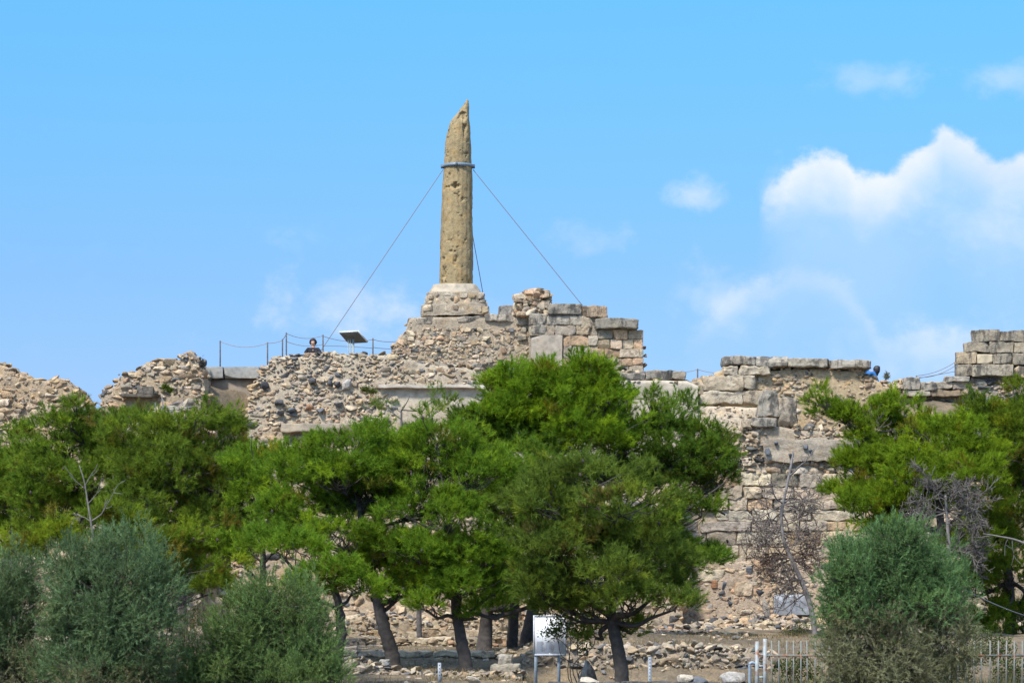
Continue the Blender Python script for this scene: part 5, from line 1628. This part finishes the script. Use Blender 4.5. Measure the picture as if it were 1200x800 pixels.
def person(label, feet, yaw, lean, arms, shirt_col, hair_col, group, leg_col=(0.05, 0.055, 0.08), hair_long=False, pack=None):
    """feet: world point; lean: forward/side lean of the trunk; arms: elbow and wrist per side, in body axes (x right, y forward, z up)"""
    th_ = thing('person', label, 'person', feet, group)
    R = rotz(yaw)

    def T(p):
        return R @ np.asarray(p, float)

    hip = np.array([0, 0, 0.90])
    L2 = np.asarray(lean, float)

    def up(h, side=0.0):
        t = (h - 0.90) / 0.75
        return hip + np.array([side + L2[0] * t, L2[1] * t, (h - 0.90) * L2[2]])

    V, E, Rd = [], [], []

    def add(p, rd, prev=None):
        V.append(T(p))
        Rd.append(rd)
        if prev is not None:
            E.append((prev, len(V) - 1))
        return len(V) - 1

    pel = add(hip, (0.14, 0.11))
    wa = add(up(1.08), (0.125, 0.095), pel)
    ch = add(up(1.28), (0.15, 0.11), wa)
    ne = add(up(1.43), 0.07, ch)
    he0 = add(up(1.50), 0.06, ne)
    he1 = add(up(1.56), (0.090, 0.100), he0)
    he2 = add(up(1.64), (0.086, 0.095), he1)
    add(up(1.69), 0.045, he2)
    fx = up(1.555)
    nose = add(fx + [0, 0.105, -0.005], 0.016, he1)
    shv = []
    for s in (-1, 1):
        sh = add(up(1.37, s * 0.17), 0.058, ch)
        el = add(arms[s][0], 0.043, sh)
        wr = add(arms[s][1], 0.030, el)
        fd = unit(np.asarray(arms[s][1]) - np.asarray(arms[s][0]))
        sd = unit(np.cross(fd, [0, 0, 1]))
        pm = add(np.asarray(arms[s][1]) + fd * 0.07, (0.038, 0.018), wr)
        for f, ln in zip((-0.03, -0.01, 0.01, 0.03), (0.065, 0.08, 0.085, 0.07)):
            k1 = add(np.asarray(arms[s][1]) + fd * 0.11 + sd * f, 0.010, pm)
            add(np.asarray(arms[s][1]) + fd * (0.11 + ln * 0.8) + sd * f - np.array([0, 0, 0.025]), 0.008, k1)
        tb = add(np.asarray(arms[s][1]) + fd * 0.05 - sd * 0.045 * s, 0.011, wr)
        add(np.asarray(arms[s][1]) + fd * 0.09 - sd * 0.06 * s, 0.009, tb)
        lg = add((s * 0.09, 0, 0.82), 0.088, pel)
        kn = add((s * 0.10, 0.02, 0.47), 0.058, lg)
        an = add((s * 0.10, 0, 0.09), 0.040, kn)
        ft = add((s * 0.11, 0.10, 0.04), 0.038, an)
        add((s * 0.115, 0.18, 0.03), 0.028, ft)
        shv.append((sh, el, wr, lg, kn, an))
    skin_mesh('body', V, E, Rd, M_SKIN, (0.42, 0.25, 0.17), th_)
    # shirt
    sv, se, sr_ = [V[pel] + [0, 0, 0.02], V[wa], V[ch], T(up(1.405))], [(0, 1), (1, 2), (2, 3)], [(0.155, 0.125), (0.145, 0.115), (0.172, 0.13), (0.085, 0.08)]
    for (sh, el, wr, lg, kn, an) in shv:
        b_ = len(sv)
        sv += [V[sh], V[sh] * 0.35 + V[el] * 0.65, V[el] * 0.7 + V[wr] * 0.3]
        sr_ += [0.074, 0.062, 0.054]
        se += [(2, b_), (b_, b_ + 1), (b_ + 1, b_ + 2)]
    skin_mesh('shirt', sv, se, sr_, M_CLOTH, shirt_col, th_)
    tv, te, tr = [V[pel] - [0, 0, 0.02]], [], [(0.15, 0.12)]
    for (sh, el, wr, lg, kn, an) in shv:
        b_ = len(tv)
        tv += [V[lg], V[kn], V[an] + [0, 0, 0.03]]
        tr += [0.102, 0.075, 0.062]
        te += [(0, b_), (b_, b_ + 1), (b_ + 1, b_ + 2)]
    skin_mesh('trousers', tv, te, tr, M_CLOTH, leg_col, th_)
    # hair: a thick cap over the skull
    P_, q_ = cube_grid(8)
    v = superell(P_, 2.0)
    hc = up(1.615) + np.array([0, -0.025, 0])
    front = (v[:, 1] > 0.25) & (v[:, 2] < 0.45)
    v2 = v * np.array([0.125, 0.13, 0.125])
    v2[front] *= 0.80
    if hair_long:
        lowm = v[:, 2] < -0.3
        v2[lowm, 2] *= 1.7
        v2[lowm & (v[:, 1] < 0.2), 1] -= 0.02
    v2 = v2 * (1 + 0.08 * fbm(v, 4, 3, 5))[:, None]
    mb = MB()
    mb.add((v2 + hc) @ R.T + np.array(th_['_world']), q_, None, hair_col)
    mb.build('hair', M_HAIR, th_, True)
    for s in (-1, 1):
        mb = MB()
        e = up(1.585, s * 0.032) + [0, 0.088, 0]
        mb.add((superell(P_, 2.0) * 0.013 + e) @ R.T + np.array(th_['_world']), q_, None, (0.03, 0.025, 0.02))
        mb.build('eye', M_HAIR, th_, True)
    if pack is not None:
        mb = MB()
        v = superell(P_, 3.2) * np.array([0.15, 0.10, 0.20])
        mb.add((v + up(1.22) + np.array([0, -0.2, 0])) @ R.T + np.array(th_['_world']), q_, None, pack)
        mb.build('rucksack', M_CLOTH, th_, True)
    return th_


# head and shoulders above the bastion rim
p = W(366.5, 404, 95.9)
fz_ = W(0, 394, 95.9)[2] - 1.79
person('dark-haired person in a black top leaning on the bastion rim below the long cable', (p[0], 96.1, fz_), math.pi, (0, 0.06, 1.0),
       {-1: ((-0.30, 0.10, 1.18), (-0.10, 0.24, 1.20)), 1: ((0.30, 0.10, 1.18), (0.10, 0.24, 1.20))}, (0.018, 0.018, 0.024), (0.022, 0.014, 0.014), None)
p = W(1008.5, 430, 95.9)
person('person in a bright blue top, bending over at the right end of the capstone wall', (p[0], 95.9, 8.72), math.radians(-80), (0.03, 0.62, 0.50),
       {-1: ((-0.24, 0.16, 1.24), (-0.16, -0.10, 1.36)), 1: ((0.22, 0.52, 0.86), (0.14, 0.62, 0.62))}, (0.018, 0.13, 0.36), (0.016, 0.014, 0.018), None, hair_long=True)
# overhead service cable at right
cable('service_cable', 'thin dark service cable sagging past the right tamarisk', 'cable', [W(1130, 690, 62), W(1262, 735, 58)], 0.014, (0.04, 0.042, 0.05), None, 0.12)

# ------------------------------------------------------------------ sun, sky, camera
SUN_EL, SUN_AZ = 53.0, 212.0     # azimuth from +Y (view direction), clockwise
el, az = math.radians(SUN_EL), math.radians(SUN_AZ)
to_sun = np.array([math.sin(az) * math.cos(el), math.cos(az) * math.cos(el), math.sin(el)])
ld = bpy.data.lights.new('sun', 'SUN')
ld.energy = 2.1
ld.angle = math.radians(8.0)
ld.color = (1.0, 0.945, 0.86)
lo = bpy.data.objects.new('sun', ld)
COL.objects.link(lo)
from mathutils import Vector
lo.rotation_euler = Vector(to_sun.tolist()).to_track_quat('Z', 'Y').to_euler()
lo.location = (-30, -30, 60)

wd = bpy.data.worlds.new('World')
SC.world = wd
wd.use_nodes = True
nt = wd.node_tree
for n in list(nt.nodes):
    nt.nodes.remove(n)
out = N(nt, 'ShaderNodeOutputWorld')
bg = N(nt, 'ShaderNodeBackground', ins={1: 0.15})
sky = N(nt, 'ShaderNodeTexSky', sky_type='NISHITA')
sky.sun_disc = False
sky.sun_elevation = el
sky.sun_rotation = az
sky.altitude = 100
sky.air_density = 1.0
sky.dust_density = 0.4
sky.ozone_density = 2.0
tc = N(nt, 'ShaderNodeTexCoord')
sep = N(nt, 'ShaderNodeSeparateXYZ')
L(nt, tc.outputs['Generated'], sep.inputs[0])


def M2(op, a, b=None, c=None, clamp=False):
    m = N(nt, 'ShaderNodeMath', operation=op, use_clamp=clamp)
    for k, v_ in enumerate((a, b, c)):
        if v_ is None:
            continue
        if hasattr(v_, 'is_output'):
            L(nt, v_, m.inputs[k])
        else:
            m.inputs[k].default_value = v_
    return m.outputs[0]


# clear-air tint by height above the horizon
TINT = [(0.0, (0.185, 0.212, 0.325)), (0.06, (0.178, 0.216, 0.335)), (0.12, (0.172, 0.25, 0.36)), (0.22, (0.161, 0.356, 0.44)), (0.50, (1.05, 1.0, 0.92)), (1.0, (1.2, 1.02, 0.86))]
tr_ = ramp(nt, sep.outputs['Z'], TINT)
skyc = mixc(nt, sky.outputs[0], tr_.outputs[0], 1.0, 'MULTIPLY')
# clouds by direction (tangent of azimuth and of elevation, in the sky behind the ruin)
yy = M2('MAXIMUM', sep.outputs['Y'], 0.05)
u = M2('DIVIDE', sep.outputs['X'], yy)
v_ = M2('DIVIDE', sep.outputs['Z'], yy)
comb = N(nt, 'ShaderNodeCombineXYZ')
L(nt, u, comb.inputs[0])
L(nt, v_, comb.inputs[1])
mpc = N(nt, 'ShaderNodeMapping')
mpc.inputs['Scale'].default_value = (1.0, 1.25, 1.0)
mpc.inputs['Rotation'].default_value = (0, 0, 0.5)
L(nt, comb.outputs[0], mpc.inputs['Vector'])
nz = N(nt, 'ShaderNodeTexNoise', ins={'Scale': 80.0, 'Detail': 10.0, 'Roughness': 0.60, 'Distortion': 0.15})
L(nt, mpc.outputs[0], nz.inputs['Vector'])
nz2 = N(nt, 'ShaderNodeTexNoise', ins={'Scale': 30.0, 'Detail': 5.0, 'Roughness': 0.55, 'Distortion': 0.2})
L(nt, mpc.outputs[0], nz2.inputs['Vector'])
nsum = M2('ADD', M2('MULTIPLY', M2('SUBTRACT', nz.outputs['Fac'], 0.5), 1.7), M2('MULTIPLY', M2('SUBTRACT', nz2.outputs['Fac'], 0.5), 1.5))


def blob(px, py, rx, ry, alpha, soft, wob=1.0):
    """soft-edged puff centred where the photograph shows it"""
    cu, cv = (px - 600) / F, (HOR - py) / F
    du = M2('MULTIPLY', M2('SUBTRACT', u, cu), F / rx)
    dv = M2('MULTIPLY', M2('SUBTRACT', v_, cv), F / ry)
    d = M2('SQRT', M2('ADD', M2('MULTIPLY', du, du), M2('MULTIPLY', dv, dv)))
    h = M2('ADD', M2('SUBTRACT', 1.0, d), M2('MULTIPLY', nsum, wob))
    mr = N(nt, 'ShaderNodeMapRange', interpolation_type='SMOOTHSTEP')
    L(nt, h, mr.inputs[0])
    mr.inputs[1].default_value = 0.0
    mr.inputs[2].default_value = soft
    mr.inputs[3].default_value = 0.0
    mr.inputs[4].default_value = alpha
    return mr.outputs[0]


def bank(crest, wob, top_a, low_a, fall, edge):
    """cumulus bank: crisp billowing upper rim, hazy body fading downwards"""
    x0, x1 = crest[0][0], crest[-1][0]
    xn = M2('MULTIPLY', M2('SUBTRACT', u, (x0 - 600) / F), F / (x1 - x0), clamp=True)
    rr_ = ramp(nt, xn, [((a - x0) / (x1 - x0), ((HOR - b) / HOR,) * 3) for a, b in crest])
    topv = M2('ADD', M2('MULTIPLY', rr_.outputs[0], HOR), M2('MULTIPLY', nsum, wob))
    dep = M2('SUBTRACT', topv, M2('MULTIPLY', v_, F))
    up_ = N(nt, 'ShaderNodeMapRange', interpolation_type='SMOOTHSTEP', ins={1: 0.0, 2: edge, 3: 0.0, 4: 1.0})
    L(nt, dep, up_.inputs[0])
    dn = N(nt, 'ShaderNodeMapRange', interpolation_type='SMOOTHSTEP', ins={1: 0.0, 2: fall, 3: top_a, 4: low_a})
    L(nt, M2('ADD', dep, M2('MULTIPLY', nsum, -fall * 0.35)), dn.inputs[0])
    gone = N(nt, 'ShaderNodeMapRange', interpolation_type='SMOOTHSTEP', ins={1: fall * 0.9, 2: fall * 2.6, 3: 1.0, 4: 0.0})
    L(nt, dep, gone.inputs[0])
    side = N(nt, 'ShaderNodeMapRange', interpolation_type='SMOOTHSTEP', ins={1: 0.0, 2: 0.12, 3: 0.0, 4: 1.0})
    L(nt, M2('ADD', xn, M2('MULTIPLY', nsum, 0.04)), side.inputs[0])
    return M2('MULTIPLY', M2('MULTIPLY', up_.outputs[0], dn.outputs[0]), M2('MULTIPLY', gone.outputs[0], side.outputs[0]))


bl = [blob(*a) for a in (
    (1160, 255, 150, 80, 0.30, 1.5), (1000, 235, 110, 50, 0.16, 1.4), (910, 225, 26, 40, 0.22, 1.0),
    (816, 227, 42, 28, 0.42, 1.1), (850, 355, 80, 60, 0.26, 1.2), (405, 357, 125, 48, 0.40, 1.2),
    (1010, 88, 90, 26, 0.24, 1.1), (1185, 92, 70, 28, 0.26, 1.1), (1120, 410, 200, 50, 0.26, 1.3), (690, 280, 60, 26, 0.22, 1.1), (520, 390, 160, 50, 0.16, 1.2))]
bl.append(bank([(880, 260), (900, 212), (925, 184), (950, 172), (975, 173), (992, 180), (1003, 196), (1040, 194), (1065, 176), (1088, 156), (1106, 138), (1122, 146), (1145, 162), (1170, 176), (1200, 168), (1240, 150), (1300, 180)], 26, 0.82, 0.16, 95, 20))
bl.append(bank([(800, 380), (850, 340), (880, 312), (905, 316), (930, 298), (955, 306), (985, 322), (1010, 340), (1030, 380)], 30, 0.40, 0.04, 48, 34))
inv = 1.0
for b_ in bl:
    k = M2('SUBTRACT', 1.0, b_)
    inv = k if isinstance(inv, float) else M2('MULTIPLY', inv, k)
alpha = M2('SUBTRACT', 1.0, inv)
CL = 2.75
shade = ramp(nt, nz2.outputs['Fac'], [(0.3, (0.72, 0.76, 0.90)), (0.65, (0.93, 0.90, 0.95))])
cl = mixc(nt, shade.outputs[0], (CL, CL, CL), 1.0, 'MULTIPLY')
fin = mixc(nt, skyc, cl, alpha)
L(nt, fin, bg.inputs[0])
L(nt, bg.outputs[0], out.inputs[0])

cam = bpy.data.cameras.new('camera')
co = bpy.data.objects.new('camera', cam)
COL.objects.link(co)
co.location = (0, 0, CAMZ)
co.rotation_euler = (math.pi / 2, 0, 0)
cam.lens = 100
cam.sensor_width = 36
cam.shift_y = (HOR - 400) / 1200
cam.clip_end = 6000
SC.camera = co

SC.view_settings.view_transform = 'Standard'
SC.view_settings.look = 'None'
SC.view_settings.exposure = 1.55
SC.view_settings.gamma = 1.0
SC.view_settings.use_curve_mapping = False
SC.render.engine = 'CYCLES'
SC.cycles.use_denoising = True
SC.cycles.max_bounces = 6
SC.cycles.transparent_max_bounces = 4

for o in bpy.data.objects:
    if '_world' in o.keys():
        del o['_world']
